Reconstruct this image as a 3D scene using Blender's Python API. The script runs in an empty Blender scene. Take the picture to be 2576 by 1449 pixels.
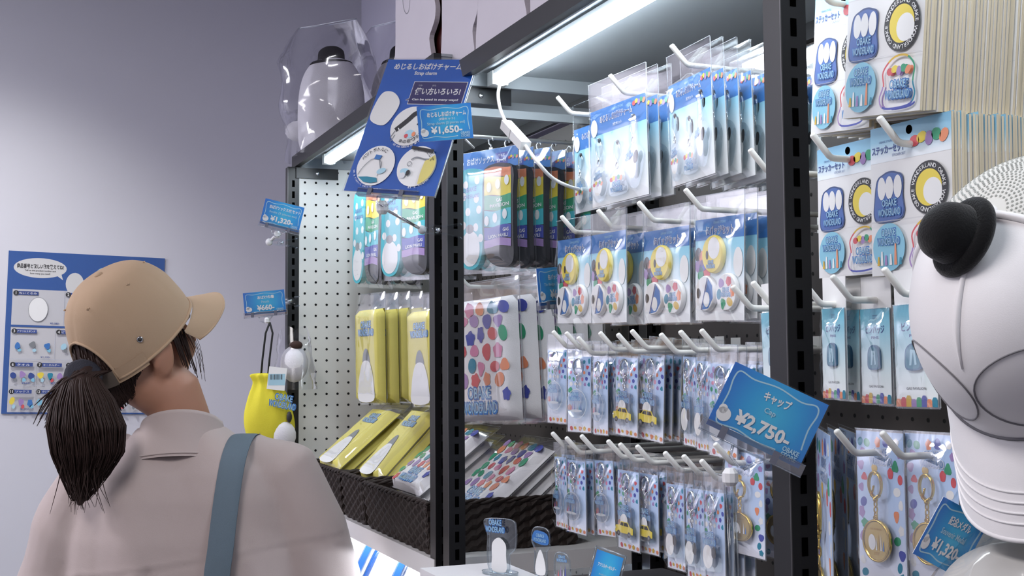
import bpy, bmesh, math, random
from mathutils import Vector, Matrix, noise
C = bpy.context.scene.collection
SC = bpy.context.scene
rad = math.radians
# ---------------------------------------------------------------- camera
CAM = Vector((0, -.5814, 1.45)); FPX = 3037.68; YAW, PIT, ROL = .3936, .0592, -.008; IW, IH = 2576, 1449
_v0 = Vector((-math.cos(YAW), math.sin(YAW), 0)); _rt = Vector((math.sin(YAW), math.cos(YAW), 0)); _up = Vector((0, 0, 1))
VIEW = _v0*math.cos(PIT)+_up*math.sin(PIT); _u = _up*math.cos(PIT)-_v0*math.sin(PIT)
CR = _rt*math.cos(ROL)+_u*math.sin(ROL); CU = _u*math.cos(ROL)-_rt*math.sin(ROL)
cd = bpy.data.cameras.new('camera'); cam = bpy.data.objects.new('camera', cd); C.objects.link(cam); SC.camera = cam
cd.sensor_width = 36; cd.lens = FPX/IW*36; cd.clip_start = .02
cam.matrix_world = Matrix.Translation(CAM) @ Matrix((CR, CU, -VIEW)).transposed().to_4x4()
def ray(x, y): return VIEW+CR*((x-IW/2)/FPX)-CU*((y-IH/2)/FPX)
def atY(x, y, Y):
    d = ray(x, y); return CAM+d*((Y-CAM.y)/d.y)
def atX(x, y, X):
    d = ray(x, y); return CAM+d*((X-CAM.x)/d.x)
def atZ(x, y, Z):
    d = ray(x, y); return CAM+d*((Z-CAM.z)/d.z)
def atD(x, y, D): return CAM+ray(x, y)*D
def atP(x, y, P, n):
    d = ray(x, y); return CAM+d*((P-CAM).dot(n)/d.dot(n))
# ---------------------------------------------------------------- view, world, room lights
SC.view_settings.view_transform = 'Standard'; SC.view_settings.look = 'None'; SC.view_settings.gamma = 1
SC.view_settings.use_curve_mapping = False; SC.view_settings.exposure = -.14
SC.cycles.transparent_max_bounces = 48; SC.cycles.max_bounces = 10; SC.cycles.caustics_reflective = False; SC.cycles.caustics_refractive = False
W = bpy.data.worlds.new('world'); SC.world = W; W.use_nodes = True
W.node_tree.nodes['Background'].inputs[0].default_value = (.75, .78, 1, 1); W.node_tree.nodes['Background'].inputs[1].default_value = .1
def area(name, loc, size, sy, power, col, rot=(0, 0, 0)):
    l = bpy.data.lights.new(name, 'AREA'); l.shape = 'RECTANGLE'; l.size = size; l.size_y = sy; l.energy = power; l.color = col
    o = bpy.data.objects.new(name, l); C.objects.link(o); o.location = loc; o.rotation_euler = rot; return o
area('ceiling_lamp', (-.5, -1.3, 2.62), 1.0, .5, 30, (1, .96, .97))
area('ceiling_lamp', (-2.7, -2.0, 2.62), .9, .4, 46, (.94, .93, 1))
def spot(name, loc, to, power, ang, col=(1, 1, 1), blend=.6, r=.05):
    l = bpy.data.lights.new(name, 'SPOT'); l.energy = power; l.spot_size = ang; l.spot_blend = blend; l.color = col; l.shadow_soft_size = r
    o = bpy.data.objects.new(name, l); C.objects.link(o); o.location = loc; o.rotation_euler = (Vector(to)-Vector(loc)).to_track_quat('-Z', 'Y').to_euler(); return o
spot('ceiling_downlight', (-2.75, -.85, 2.7), (-3.2, -.62, 1.3), 58, rad(80), (1, .99, .96), .9, .06)
LED = 40
# ---------------------------------------------------------------- materials
def lin(c): return tuple(((v/255)/12.92 if v/255 <= .04045 else ((v/255+.055)/1.055)**2.4) for v in c)+(1,)
_M = {}
def mat(name, rgb=(200, 200, 200), rough=.5, metal=0, bump=None, var=None, emit=0, spec=.5, sheen=0, sss=0):
    if name in _M: return _M[name]
    m = bpy.data.materials.new(name); m.use_nodes = True; nt = m.node_tree; b = nt.nodes['Principled BSDF']
    b.inputs['Base Color'].default_value = lin(rgb); b.inputs['Roughness'].default_value = rough; b.inputs['Metallic'].default_value = metal
    b.inputs['Specular IOR Level'].default_value = spec
    if sheen: b.inputs['Sheen Weight'].default_value = sheen
    if sss: b.inputs['Subsurface Weight'].default_value = sss; b.inputs['Subsurface Scale'].default_value = .01
    if emit: b.inputs['Emission Color'].default_value = lin(rgb); b.inputs['Emission Strength'].default_value = emit
    if bump or var:
        tc = nt.nodes.new('ShaderNodeTexCoord')
        n = nt.nodes.new('ShaderNodeTexNoise'); nt.links.new(tc.outputs['Object'], n.inputs['Vector']); n.inputs['Detail'].default_value = 4
        n.inputs['Scale'].default_value = (bump or var)[0]
        if bump:
            bp = nt.nodes.new('ShaderNodeBump'); bp.inputs['Strength'].default_value = bump[1]; bp.inputs['Distance'].default_value = .004
            nt.links.new(n.outputs['Fac'], bp.inputs['Height']); nt.links.new(bp.outputs['Normal'], b.inputs['Normal'])
        if var:
            mx = nt.nodes.new('ShaderNodeMix'); mx.data_type = 'RGBA'
            n2 = n if not bump else nt.nodes.new('ShaderNodeTexNoise')
            if bump: nt.links.new(tc.outputs['Object'], n2.inputs['Vector']); n2.inputs['Scale'].default_value = var[0]
            mx.inputs[6].default_value = lin(rgb); mx.inputs[7].default_value = lin(var[1])
            nt.links.new(n2.outputs['Fac'], mx.inputs[0]); nt.links.new(mx.outputs[2], b.inputs['Base Color'])
    _M[name] = m; return m
def grad(name, stops, axis=2, rough=.45, radial=False):
    """printed colour gradient across the sheet"""
    if name in _M: return _M[name]
    m = bpy.data.materials.new(name); m.use_nodes = True; nt = m.node_tree; b = nt.nodes['Principled BSDF']; b.inputs['Roughness'].default_value = rough
    tc = nt.nodes.new('ShaderNodeTexCoord'); r = nt.nodes.new('ShaderNodeValToRGB'); el = r.color_ramp.elements
    while len(el) < len(stops): el.new(.5)
    for e, (p, c) in zip(el, stops): e.position = p; e.color = lin(c)
    if radial:
        v = nt.nodes.new('ShaderNodeVectorMath'); v.operation = 'DISTANCE'; v.inputs[1].default_value = (.55, .5, .5)
        mp = nt.nodes.new('ShaderNodeMapping'); mp.inputs['Scale'].default_value = (1, 0, .55); mp.inputs['Location'].default_value = (0, .5, .225)
        nt.links.new(tc.outputs['Generated'], mp.inputs[0]); nt.links.new(mp.outputs[0], v.inputs[0]); nt.links.new(v.outputs['Value'], r.inputs[0])
    else:
        s = nt.nodes.new('ShaderNodeSeparateXYZ'); nt.links.new(tc.outputs['Generated'], s.inputs[0]); nt.links.new(s.outputs[axis], r.inputs[0])
    nt.links.new(r.outputs[0], b.inputs['Base Color']); _M[name] = m; return m
def film(name, tint=(255, 255, 255), base=.012, rough=.07, edge=.2, gloss=(255, 255, 255)):
    """thin clear plastic: see-through with a fresnel gloss"""
    if name in _M: return _M[name]
    m = bpy.data.materials.new(name); m.use_nodes = True; nt = m.node_tree; nt.nodes.remove(nt.nodes['Principled BSDF']); out = nt.nodes['Material Output']
    t = nt.nodes.new('ShaderNodeBsdfTransparent'); t.inputs[0].default_value = lin(tint)
    g = nt.nodes.new('ShaderNodeBsdfGlossy'); g.inputs['Roughness'].default_value = rough; g.inputs[0].default_value = lin(gloss)
    lw = nt.nodes.new('ShaderNodeLayerWeight'); lw.inputs[0].default_value = .35
    ma = nt.nodes.new('ShaderNodeMath'); ma.operation = 'MULTIPLY_ADD'; ma.inputs[1].default_value = edge; ma.inputs[2].default_value = base
    mx = nt.nodes.new('ShaderNodeMixShader'); nt.links.new(lw.outputs['Fresnel'], ma.inputs[0]); nt.links.new(ma.outputs[0], mx.inputs[0])
    nt.links.new(t.outputs[0], mx.inputs[1]); nt.links.new(g.outputs[0], mx.inputs[2]); nt.links.new(mx.outputs[0], out.inputs[0]); _M[name] = m; return m
BLACKM = mat('black_metal', (21, 21, 24), .4, .1)
GREYM = mat('grey_metal', (168, 174, 178), .5, .1)
WHITE = mat('white_plastic', (236, 236, 234), .4)
HOOKM = mat('white_coated_wire', (238, 237, 232), .3)
SLOT = mat('slot_dark', (3, 3, 3), 1, spec=0)
PAPER = mat('white_paper', (240, 240, 240), .55)
CLEAR = film('clear_film')
ACRYL = film('clear_acrylic', (246, 250, 252), .02, .05, .35)
CHROME = mat('chrome', (225, 225, 228), .12, 1)
GOLD = mat('gold_metal', (222, 186, 96), .22, 1)
# ---------------------------------------------------------------- mesh helpers
class MB:
    def __init__(s): s.v = []; s.f = []; s.m = []; s.mats = []; s.sm = []
    def mi(s, m):
        if m not in s.mats: s.mats.append(m)
        return s.mats.index(m)
    def add(s, vs, fs, m, smooth=False, M=None):
        o = len(s.v); k = s.mi(m)
        s.v += [tuple(M @ Vector(v)) if M else tuple(v) for v in vs]
        for f in fs: s.f.append(tuple(i+o for i in f)); s.m.append(k); s.sm.append(smooth)
    def box(s, a, b, m, M=None):
        (x0, y0, z0), (x1, y1, z1) = a, b
        s.add([(x0, y0, z0), (x1, y0, z0), (x1, y1, z0), (x0, y1, z0), (x0, y0, z1), (x1, y0, z1), (x1, y1, z1), (x0, y1, z1)],
              [(0, 3, 2, 1), (4, 5, 6, 7), (0, 1, 5, 4), (1, 2, 6, 5), (2, 3, 7, 6), (3, 0, 4, 7)], m, False, M)
    def tube(s, pts, r, m, n=8, closed=False, M=None, cap=True):
        pts = [Vector(p) for p in pts]; N = len(pts); rs = r if isinstance(r, (list, tuple)) else [r]*N; vs = []; fs = []; pv = None
        for i, p in enumerate(pts):
            a = pts[(i-1) % N] if (closed or i) else p; b = pts[(i+1) % N] if (closed or i < N-1) else p
            t = (b-a).normalized()
            if pv is None: pv = t.orthogonal().normalized()
            pv = (pv-t*pv.dot(t)); pv = pv.normalized() if pv.length > 1e-6 else t.orthogonal().normalized(); q = t.cross(pv)
            for k in range(n):
                an = 2*math.pi*k/n; vs.append(p+(pv*math.cos(an)+q*math.sin(an))*rs[i])
        for i in range(N if closed else N-1):
            for k in range(n):
                j = (i+1) % N; fs.append((i*n+k, i*n+(k+1) % n, j*n+(k+1) % n, j*n+k))
        if not closed and cap: fs += [tuple(range(n))[::-1], tuple((N-1)*n+k for k in range(n))]
        s.add(vs, fs, m, True, M)
    def lathe(s, prof, m, n=24, M=None, smooth=True):
        vs = []; fs = []
        for (r, z) in prof:
            for k in range(n):
                a = 2*math.pi*k/n; vs.append((r*math.cos(a), r*math.sin(a), z))
        for i in range(len(prof)-1):
            for k in range(n): fs.append((i*n+k, i*n+(k+1) % n, (i+1)*n+(k+1) % n, (i+1)*n+k))
        fs += [tuple(range(n))[::-1], tuple((len(prof)-1)*n+k for k in range(n))]
        s.add(vs, fs, m, smooth, M)
    def ball(s, c, r, m, n=16, M=None):
        rx, ry, rz = r if isinstance(r, (tuple, list)) else (r, r, r); prof = []
        vs = []; fs = []; h = n//2
        for i in range(h+1):
            th = math.pi*i/h
            for k in range(n):
                a = 2*math.pi*k/n; vs.append((c[0]+rx*math.sin(th)*math.cos(a), c[1]+ry*math.sin(th)*math.sin(a), c[2]+rz*math.cos(th)))
        for i in range(h):
            for k in range(n): fs.append((i*n+k, (i+1)*n+k, (i+1)*n+(k+1) % n, i*n+(k+1) % n))
        s.add(vs, fs, m, True, M)
    def ext(s, out, y0, y1, m, M=None, mside=None):
        """outline in x,z pushed from y0 (front) to y1"""
        n = len(out); vs = [(x, y0, z) for x, z in out]+[(x, y1, z) for x, z in out]
        ar = sum(out[i][0]*out[(i+1) % n][1]-out[(i+1) % n][0]*out[i][1] for i in range(n))
        f = tuple(range(n)) if ar > 0 else tuple(range(n))[::-1]
        s.add(vs, [f, tuple(i+n for i in f[::-1])], m, False, M)
        s.add(vs, [(i, i+n, (i+1) % n+n, (i+1) % n) if ar > 0 else (i, (i+1) % n, (i+1) % n+n, i+n) for i in range(n)], mside or m, False, M)
    def grid(s, fn, nu, nv, m, M=None, smooth=True, wrap=False):
        vs = [fn(i/(nu if wrap else nu-1), j/(nv-1)) for j in range(nv) for i in range(nu)]
        fs = [(j*nu+i, j*nu+(i+1) % nu, (j+1)*nu+(i+1) % nu, (j+1)*nu+i) for j in range(nv-1) for i in range(nu if wrap else nu-1)]
        s.add(vs, fs, m, smooth, M)
    # ---- printed layers: shapes on the x,z plane facing -y
    L = 0.0; step = .00012
    def rect(s, x0, z0, x1, z1, m): s.poly([(x0, z0), (x1, z0), (x1, z1), (x0, z1)], m)
    def poly(s, pts, m, lift=True):
        if lift: s.L += s.step
        n = len(pts); ar = sum(pts[i][0]*pts[(i+1) % n][1]-pts[(i+1) % n][0]*pts[i][1] for i in range(n))
        s.add([(x, -s.L, z) for x, z in pts], [tuple(range(n)) if ar > 0 else tuple(range(n))[::-1]], m)
    def ell(s, cx, cz, rx, rz, m, n=20, rot=0, lift=True):
        c, d = math.cos(rot), math.sin(rot)
        s.poly([(cx+rx*math.cos(t)*c-rz*math.sin(t)*d, cz+rx*math.cos(t)*d+rz*math.sin(t)*c) for t in [2*math.pi*k/n for k in range(n)]], m, lift)
    def stroke(s, pts, w, m, closed=False):
        s.L += s.step; P = [Vector(p) for p in pts]; N = len(P); vs = []
        for i in range(N):
            a = P[(i-1) % N] if (closed or i) else P[i]; b = P[(i+1) % N] if (closed or i < N-1) else P[i]
            t = (b-a).normalized(); q = Vector((-t.y, t.x))*w/2; vs += [P[i]+q, P[i]-q]
        s.add([(v.x, -s.L, v.y) for v in vs], [(2*i, 2*i+1, 2*((i+1) % N)+1, 2*((i+1) % N)) for i in range(N if closed else N-1)], m)
    def ring(s, cx, cz, r, w, m, n=32, rz=None):
        s.stroke([(cx+r*math.cos(2*math.pi*k/n), cz+(rz or r)*math.sin(2*math.pi*k/n)) for k in range(n)], w, m, True)
    def text(s, t, cx, cz, h, m, bold=.0, shear=0, rot=0, width=None, lift=True, align='C'):
        if lift: s.L += s.step
        vs, fs, bb = glyphs(t, bold, shear); x0, x1, z0, z1 = bb; k = h/(z1-z0 or 1); kx = k if width is None else min(width/(x1-x0 or 1), k*1.6) if width else k
        c, d = math.cos(rot), math.sin(rot); ax = (x0+x1)/2 if align == 'C' else (x0 if align == 'L' else x1)
        o = []
        for x, z in vs:
            X = (x-ax)*kx; Z = (z-(z0+z1)/2)*k; o.append((cx+X*c-Z*d, -s.L, cz+X*d+Z*c))
        s.add(o, fs, m)
    def arc(s, t, cx, cz, r, h, m, a0, a1, bold=.0, flip=False, rz=None):
        s.L += s.step; n = len(t)
        for i, ch in enumerate(t):
            if ch == ' ': continue
            a = a0+(a1-a0)*i/max(1, n-1); s.text(ch, cx+r*math.cos(a), cz+(rz or r)*math.sin(a), h, m, bold, 0, a-math.pi/2+(math.pi if flip else 0), lift=False)
    def build(s, name, parent=None, loc=None):
        me = bpy.data.meshes.new(name); me.from_pydata(s.v, [], s.f)
        for m in s.mats: me.materials.append(m)
        me.polygons.foreach_set('material_index', s.m); me.polygons.foreach_set('use_smooth', s.sm); me.update()
        o = bpy.data.objects.new(name, me); C.objects.link(o)
        if parent: o.parent = parent
        if loc: o.location = loc
        return o
_G = {}
def glyphs(t, bold, shear):
    k = (t, bold, shear)
    if k in _G: return _G[k]
    cu = bpy.data.curves.new('lettering', 'FONT'); cu.body = t; cu.offset = bold; cu.shear = shear; cu.resolution_u = 2; cu.size = 1
    o = bpy.data.objects.new('lettering', cu); C.objects.link(o); dg = bpy.context.evaluated_depsgraph_get(); dg.update()
    me = o.evaluated_get(dg).to_mesh(); vs = [(v.co.x, v.co.y) for v in me.vertices]; fs = []
    for p in me.polygons: fs.append(tuple(p.vertices) if p.normal.z > 0 else tuple(p.vertices)[::-1])
    bb = (min(v[0] for v in vs), max(v[0] for v in vs), min(v[1] for v in vs), max(v[1] for v in vs)) if vs else (0, 1, 0, 1)
    o.to_mesh_clear(); bpy.data.objects.remove(o); bpy.data.curves.remove(cu); _G[k] = (vs, fs, bb); return _G[k]
def tag(o, label, cat, group=None, kind=None):
    o['label'] = label; o['category'] = cat
    if group: o['group'] = group
    if kind: o['kind'] = kind
    return o
def thing(name, label, cat, loc=(0, 0, 0), rz=0, group=None):
    o = bpy.data.objects.new(name, None); C.objects.link(o); o.empty_display_size = .02; o.location = loc; o.rotation_euler = (0, 0, rz)
    return tag(o, label, cat, group)
KIDS = {}
def copy_thing(root, label, group=None):
    c = root.copy(); C.objects.link(c); c['label'] = label
    if group: c['group'] = group
    elif 'group' in c: del c['group']
    for ch in KIDS.setdefault(root.name, list(root.children)):
        d = ch.copy(); C.objects.link(d); d.parent = c
        for g in KIDS.setdefault(ch.name, list(ch.children)):
            e = g.copy(); C.objects.link(e); e.parent = d
    return c
def struct(name, mb):
    o = mb.build(name); o['kind'] = 'structure'; return o
def frame(TL, TR, BL):
    """basis of a hanging sheet from three corners"""
    ex = (TR-TL); w = ex.length; ex.normalize(); ez = (TL-BL); ez = ez-ex*ez.dot(ex); h = ez.length; ez.normalize(); ey = ez.cross(ex)
    return ex, ey, ez, w, h
def hang(o, TL, TR, BL, Y0, yaw, w0, h0):
    """hang a thing (origin at its top centre, w0 x h0) with its corners seen at these picture points, swung by yaw on a hook at depth Y0"""
    P = atY((TL[0]+TR[0])/2, (TL[1]+TR[1])/2, Y0); n = Vector((math.sin(yaw), -math.cos(yaw), 0))
    a, b, c = atP(*TL, P, n), atP(*TR, P, n), atP(*BL, P, n); ex, ey, ez, w, h = frame(a, b, c)
    M = Matrix((ex, ey, ez)).transposed().to_4x4(); M.translation = (a+b)/2
    o.matrix_world = M @ Matrix.Diagonal((w/w0, 1, h/h0, 1)); return w, h
def behind(o, src, dY, dyaw=0, dx=0, dz=0):
    M = src.matrix_world.copy() if False else src_mw(src)
    o.matrix_world = Matrix.Translation(M.translation+Vector((dx, dY, dz))) @ Matrix.Rotation(dyaw, 4, 'Z') @ M.to_3x3().to_4x4()
def src_mw(o): return Matrix.LocRotScale(o.location, o.rotation_euler, o.scale)
# ================================================================ the room
WALLM = mat('wall_paint', (206, 206, 214), .6, bump=(900, .03))
m = MB(); m.box((-3.56, -2.4, 0), (-3.5, .44, 2.75), WALLM); struct('wall_left', m)
m = MB(); m.box((-3.5, .385, 0), (1.5, .44, 2.75), mat('back_wall_paint', (206, 204, 222), .6)); struct('wall_back', m)
m = MB(); m.box((-3.5, -2.46, 0), (1.5, -2.4, 2.75), WALLM); struct('wall_front', m)
m = MB(); m.box((1.5, -2.4, 0), (1.56, .44, 2.75), WALLM); struct('wall_right', m)
m = MB(); m.box((-3.56, -2.46, -.05), (1.56, .44, 0), mat('grey_floor', (120, 118, 116), .5, var=(6, (100, 98, 97)))); struct('floor', m)
m = MB(); m.box((-3.56, -2.46, 2.75), (1.56, .44, 2.8), mat('ceiling_paint', (160, 156, 166), .8)); struct('ceiling', m)
# ================================================================ shelving
PEGW = mat('white_pegboard', (226, 225, 220), .5); PEGD = mat('dark_pegboard', (66, 60, 57), .55); HOLE = mat('peg_hole', (14, 13, 12), .9)
def slots_x(m, x, y0, z0, z1, side):
    """row of bracket slots down the side of a post"""
    z = z0
    while z < z1:
        xx = x+side*.0003; m.add([(xx, y0+.0095, z-.0075), (xx, y0+.0155, z-.0075), (xx, y0+.0155, z+.0075), (xx, y0+.0095, z+.0075)], [(0, 1, 2, 3) if side > 0 else (3, 2, 1, 0)], SLOT); z += .025
def post(par, x0, y0, top=2.25, zref=1.45+.2974):
    m = MB(); m.box((x0, y0, 0), (x0+.025, y0+.025, top), BLACKM); k = int((top-zref-.03)/.025)
    z0 = zref-.025*int((zref-.6)/.025)
    slots_x(m, x0+.025, y0, z0, top-.02, 1); slots_x(m, x0, y0, z0, top-.02, -1)
    # painted highlight: thin lighter strip along the folded steel edge
    m.box((x0+.0245, y0-.0006, 0), (x0+.0254, y0+.0004, top), mat('steel_edge_highlight', (92, 90, 92), .35, .5)); return m.build('post', par)
def pegboard_y(par, x0, x1, z0, z1, y, colm, xref, zref, name='back_panel'):
    m = MB(); m.box((x0, y, z0), (x1, y+.008, z1), colm); n = 8
    i0 = math.ceil((x0+.02-xref)/.025); i1 = int((x1-.02-xref)/.025); k0 = math.ceil((z0+.02-zref)/.025); k1 = int((z1-.02-zref)/.025)
    for i in range(i0, i1+1):
        for k in range(max(k0, -40), k1+1):
            cx, cz = xref+.025*i, zref+.025*k; m.add([(cx+.0025*math.cos(a), y-.0003, cz+.0025*math.sin(a)) for a in [2*math.pi*q/n for q in range(n)]], [tuple(range(n))], HOLE)
    return m.build(name, par)
def shelf_board(par, x0, x1, z0, z1, name='top_shelf'):
    m = MB(); m.box((x0, 0, z0), (x1, .012, z1), BLACKM); m.box((x0, .338, z0), (x1, .348, z1), BLACKM)
    m.box((x0, .012, z1-.004), (x1, .338, z1), GREYM)
    m.box((x0+.002, .012, z0+.002), (x0+.012, .338, z1-.004), GREYM); m.box((x1-.012, .012, z0+.002), (x1-.002, .338, z1-.004), GREYM)
    m.box((x0, .0121, z0-.0003), (x1, .0155, z0+.006), GREYM)
    return m.build(name, par)
def bracket(par, x, z, side):
    m = MB(); m.box((x, .004, z-.012), (x+side*.003, .1, z+.012), BLACKM)
    m.lathe([(.0042, 0), (.004, .0016), (.0025, .002)], CHROME, 12, Matrix.Translation((x+side*.003, .052, z)) @ Matrix.Rotation(side*math.pi/2, 4, 'Y')); return m.build('bracket', par)
# --- far bay
b1 = thing('shelf_unit', 'far black shelving bay with white pegboard end panel, behind the woman', 'shelving', (0, 0, 0))
post(b1, -2.693, -.014, 1.885); post(b1, -2.693, .325, 1.885); post(b1, -1.725, 0, 1.884); post(b1, -1.725, .325, 1.884)
m = MB(); m.box((-2.676, .025, .9), (-2.668, .325, 1.884), PEGW); n = 10
for i in range(12):
    for k in range(-2, 36):
        cy, cz = .0245+.0045+.025*i, 1.45+.3764-.025*k
        if i == 0: cy = .0245+.004
        cy = .0245+.025*i
        m.add([(-2.6677, cy+.0028*math.cos(a), cz+.0028*math.sin(a)) for a in [2*math.pi*q/n for q in range(n)]], [tuple(range(n))], HOLE)
m.box((-2.676, .0115, .9), (-2.668, .025, 1.884), PEGW)
m.build('end_panel', b1)
pegboard_y(b1, -2.668, -1.7, .9, 1.875, .35, PEGD, -2.1811, 1.45-.1269)
shelf_board(b1, -2.693, -1.7, 1.885, 1.912); bracket(b1, -2.667, 1.872, 1)
m = MB(); m.box((-2.667, -.002, 1.128), (-1.702, .345, 1.157), mat('white_shelf', (226, 224, 224), .45)); m.build('white_shelf', b1)
for z in (1.838,): m = MB(); m.box((-1.712, .025, z-.008), (-1.702, .325, z+.008), GREYM); m.build('side_rail', b1)
# lower shelf for the pouches
m = MB(); m.box((-2.667, -.002, .93), (-1.702, .345, .955), _M['white_shelf']); m.build('lower_shelf', b1)
# --- near bay
b2 = thing('shelf_unit', 'middle black shelving bay full of hanging packs under the lit strip', 'shelving')
post(b2, -1.667, 0, 1.874); post(b2, -1.667, .325, 1.874); post(b2, -.844, 0); post(b2, -.844, .325)
pegboard_y(b2, -1.642, -.844, .9, 1.85, .35, PEGD, -1.63, 1.48)
shelf_board(b2, -1.642, -.844, 1.848, 1.874); bracket(b2, -1.641, 1.838, 1)
for z in (1.815,): m = MB(); m.box((-1.655, .025, z-.006), (-1.645, .325, z+.006), GREYM); m.build('side_rail', b2)
m = MB(); m.box((-1.64, -.096, 1.105), (-.846, .345, 1.13), mat('grey_shelf', (96, 94, 98), .5)); m.build('lower_shelf', b2)
# --- right bay
b3 = thing('shelf_unit', 'right black shelving bay stocked with sticker sheets behind the white cap', 'shelving')
pegboard_y(b3, -.818, .2, .9, 2.1, .35, PEGD, -.81, 1.48)
shelf_board(b3, -.818, .2, 1.945, 1.972); post(b3, .2, 0); post(b3, .2, .325)
m = MB(); m.box((-.8175, .335, 1.43), (.2, .3495, 1.455), BLACKM); m.build('cross_bar', b3)
# ================================================================ lamps of the shelves
LEDM = mat('led_diffuser', (235, 246, 255), .5, emit=LED)
def strip(x0, x1, y, ztop, label, cord=None):
    t = thing('shelf_lamp', label, 'lamp', (x0, y, ztop)); L = x1-x0
    m = MB(); m.box((0, -.011, -.007), (L, .011, 0), WHITE); m.box((-.003, -.012, -.02), (.018, .012, 0), WHITE); m.box((L-.018, -.012, -.02), (L+.003, .012, 0), WHITE); m.build('lamp_body', t)
    m = MB()
    m.grid(lambda u, v: (.02+(L-.04)*v, .0115*math.cos(math.pi*u), -.007-.0155*math.sin(math.pi*u)**.7), 11, 2, LEDM); m.build('diffuser', t)
    if cord:
        off = Vector((x0, y, ztop)); P = [p-off for p in cord]
        def cr(P, k=8):
            o = []
            for i in range(len(P)-1):
                a, b, c, d = P[max(0, i-1)], P[i], P[i+1], P[min(len(P)-1, i+2)]
                for q in range(k):
                    s = q/k; o.append(.5*((2*b)+(c-a)*s+(2*a-5*b+4*c-d)*s*s+(3*b-a-3*c+d)*s**3))
            return o+[P[-1]]
        m = MB(); m.tube(cr(P), .0024, WHITE, 8); m.build('cord', t)
        a, b = atY(1272, 313, .03)-off, atY(1322, 368, .03)-off; d = b-a
        M = Matrix.Translation((a+b)/2) @ d.to_track_quat('X', 'Z').to_matrix().to_4x4()
        m = MB(); l = d.length/2; m.box((-l, -.007, -.006), (l, .007, .006), WHITE, M); m.box((-l*.1, -.0073, -.0063), (-l*.05, .0073, .0063), mat('seam_grey', (170, 170, 168), .6), M); m.build('cord_switch', t)
strip(-1.612, -.87, .065, 1.866, 'bright white strip lamp under the top shelf of the middle bay, its cord hanging down',
      [atY(1258, 210, .06), atY(1253, 240, .04), atY(1262, 285, .03), atY(1290, 335, .03), atY(1320, 365, .03), atY(1352, 408, .035), atY(1390, 448, .06), atY(1440, 472, .1), atY(1475, 478, .2)])
strip(-2.6, -1.74, .06, 1.903, 'bright white strip lamp under the far shelf, left of the large blue sign')
strip(-.78, .15, .05, 1.94, 'strip lamp under the top shelf of the right bay, above the sticker sheets')
strip(-2.62, -1.74, .075, 1.127, 'strip lamp under the white shelf, lighting the pouches below')
# ================================================================ pegboard hooks
def hook_mesh(Lh, up=.02):
    m = MB(); p = [(0, .0, 0)]; r = .0031
    m.tube([(0, Lh, 0), (0, .02, 0), (0, .0165, .0004), (0, .0135, .002), (0, .011, .0045), (0, -.004, up), (0, -.0048, up+.001)], [r, r, r, r, r, r, r*.7], HOOKM, 10)
    m.tube([(0, Lh, 0), (0, Lh-.001, .0)], .0031, HOOKM, 8); m.box((-.012, Lh-.004, -.006), (.012, Lh, .014), HOOKM); return m
def hook(x, y, Y, label, group=None, back=.349):
    """hook whose raised tip shows at this picture point, its shaft running back to the panel"""
    P = atY(x, y, Y); L = back-Y; o = hook_mesh(L).build('peg_hook'); o.location = (P.x, P.y+.004, P.z-.02); tag(o, label, 'hook', group); return o
# ================================================================ printed colours
def ink(name, c): return mat('ink_'+name, tuple(v*.84+24 for v in c), .5)
DB = ink('dark_blue', (36, 62, 140)); BL = ink('blue', (44, 110, 190)); LB = ink('light_blue', (126, 196, 226)); WH = ink('white', (244, 244, 244)); BK = ink('black', (28, 28, 32))
YE = ink('yellow', (240, 214, 60)); TEAL = ink('teal', (20, 128, 160)); RE = ink('red', (214, 74, 84)); OR = ink('orange', (242, 142, 98)); PU = ink('purple', (160, 126, 190)); GR = ink('green', (44, 156, 110)); NV = ink('navy', (58, 70, 170)); GY = ink('grey', (120, 124, 130)); PK = ink('pink', (222, 130, 170)); MUST = ink('mustard', (222, 176, 40)); SKY = ink('sky', (170, 216, 236))
FRUIT = [TEAL, RE, YE, PU, GR, NV, OR, PK]
def blob(m, cx, cz, r, col, rng, k=1.0):
    n = 14; a0 = rng.uniform(0, 6.3); lob = rng.choice([2, 3, 5]); am = rng.uniform(.06, .2); el = rng.uniform(.8, 1.1)
    m.poly([(cx+r*k*el*(1+am*math.sin(lob*t+a0))*math.cos(t), cz+r*(1+am*math.sin(lob*t+a0))*math.sin(t)/el) for t in [2*math.pi*i/n for i in range(n)]], col, lift=False)
def pattern(m, x0, z0, x1, z1, step, r, rng, hole=None, cols=FRUIT, clip=False):
    m.L += m.step; j = 0; z = z0+step*.4
    while z < z1-r*.6:
        x = x0+step*(.3 if j % 2 else .75)
        while x < x1-r*.6:
            if not (hole and hole(x, z)):
                cx, cz = x+rng.uniform(-.12, .12)*step, z+rng.uniform(-.12, .12)*step
                cx = min(max(cx, x0+r*1.2), x1-r*1.2); cz = min(max(cz, z0+r*1.2), z1-r*1.2)
                blob(m, cx, cz, r*rng.uniform(.8, 1.05), rng.choice(cols), rng)
            x += step
        z += step*.86; j += 1
def logo(m, cx, cz, w, rot=0, dark=BL, light=SKY):
    h = w*.24; c, d = math.cos(rot), math.sin(rot)
    for dz, t, ww in ((h*.62, 'OBAKE', w*.66), (-h*.55, 'WONDERLAND', w)):
        x, z = cx-dz*d, cz+dz*c
        m.text(t, x, z, h*1.15, dark, .06, 0, rot, ww*1.06); m.text(t, x, z, h*.86, light, .0, 0, rot, ww*.97)
def fruits(m, x0, z, w, h):
    rng = random.Random(4); n = 5; m.L += m.step
    for i, c in enumerate((RE, YE, PU, GR, OR)): blob(m, x0+w*(i+.5)/n, z+h*(.5+.12*(i % 2)), w/n*.62, c, rng)
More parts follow.
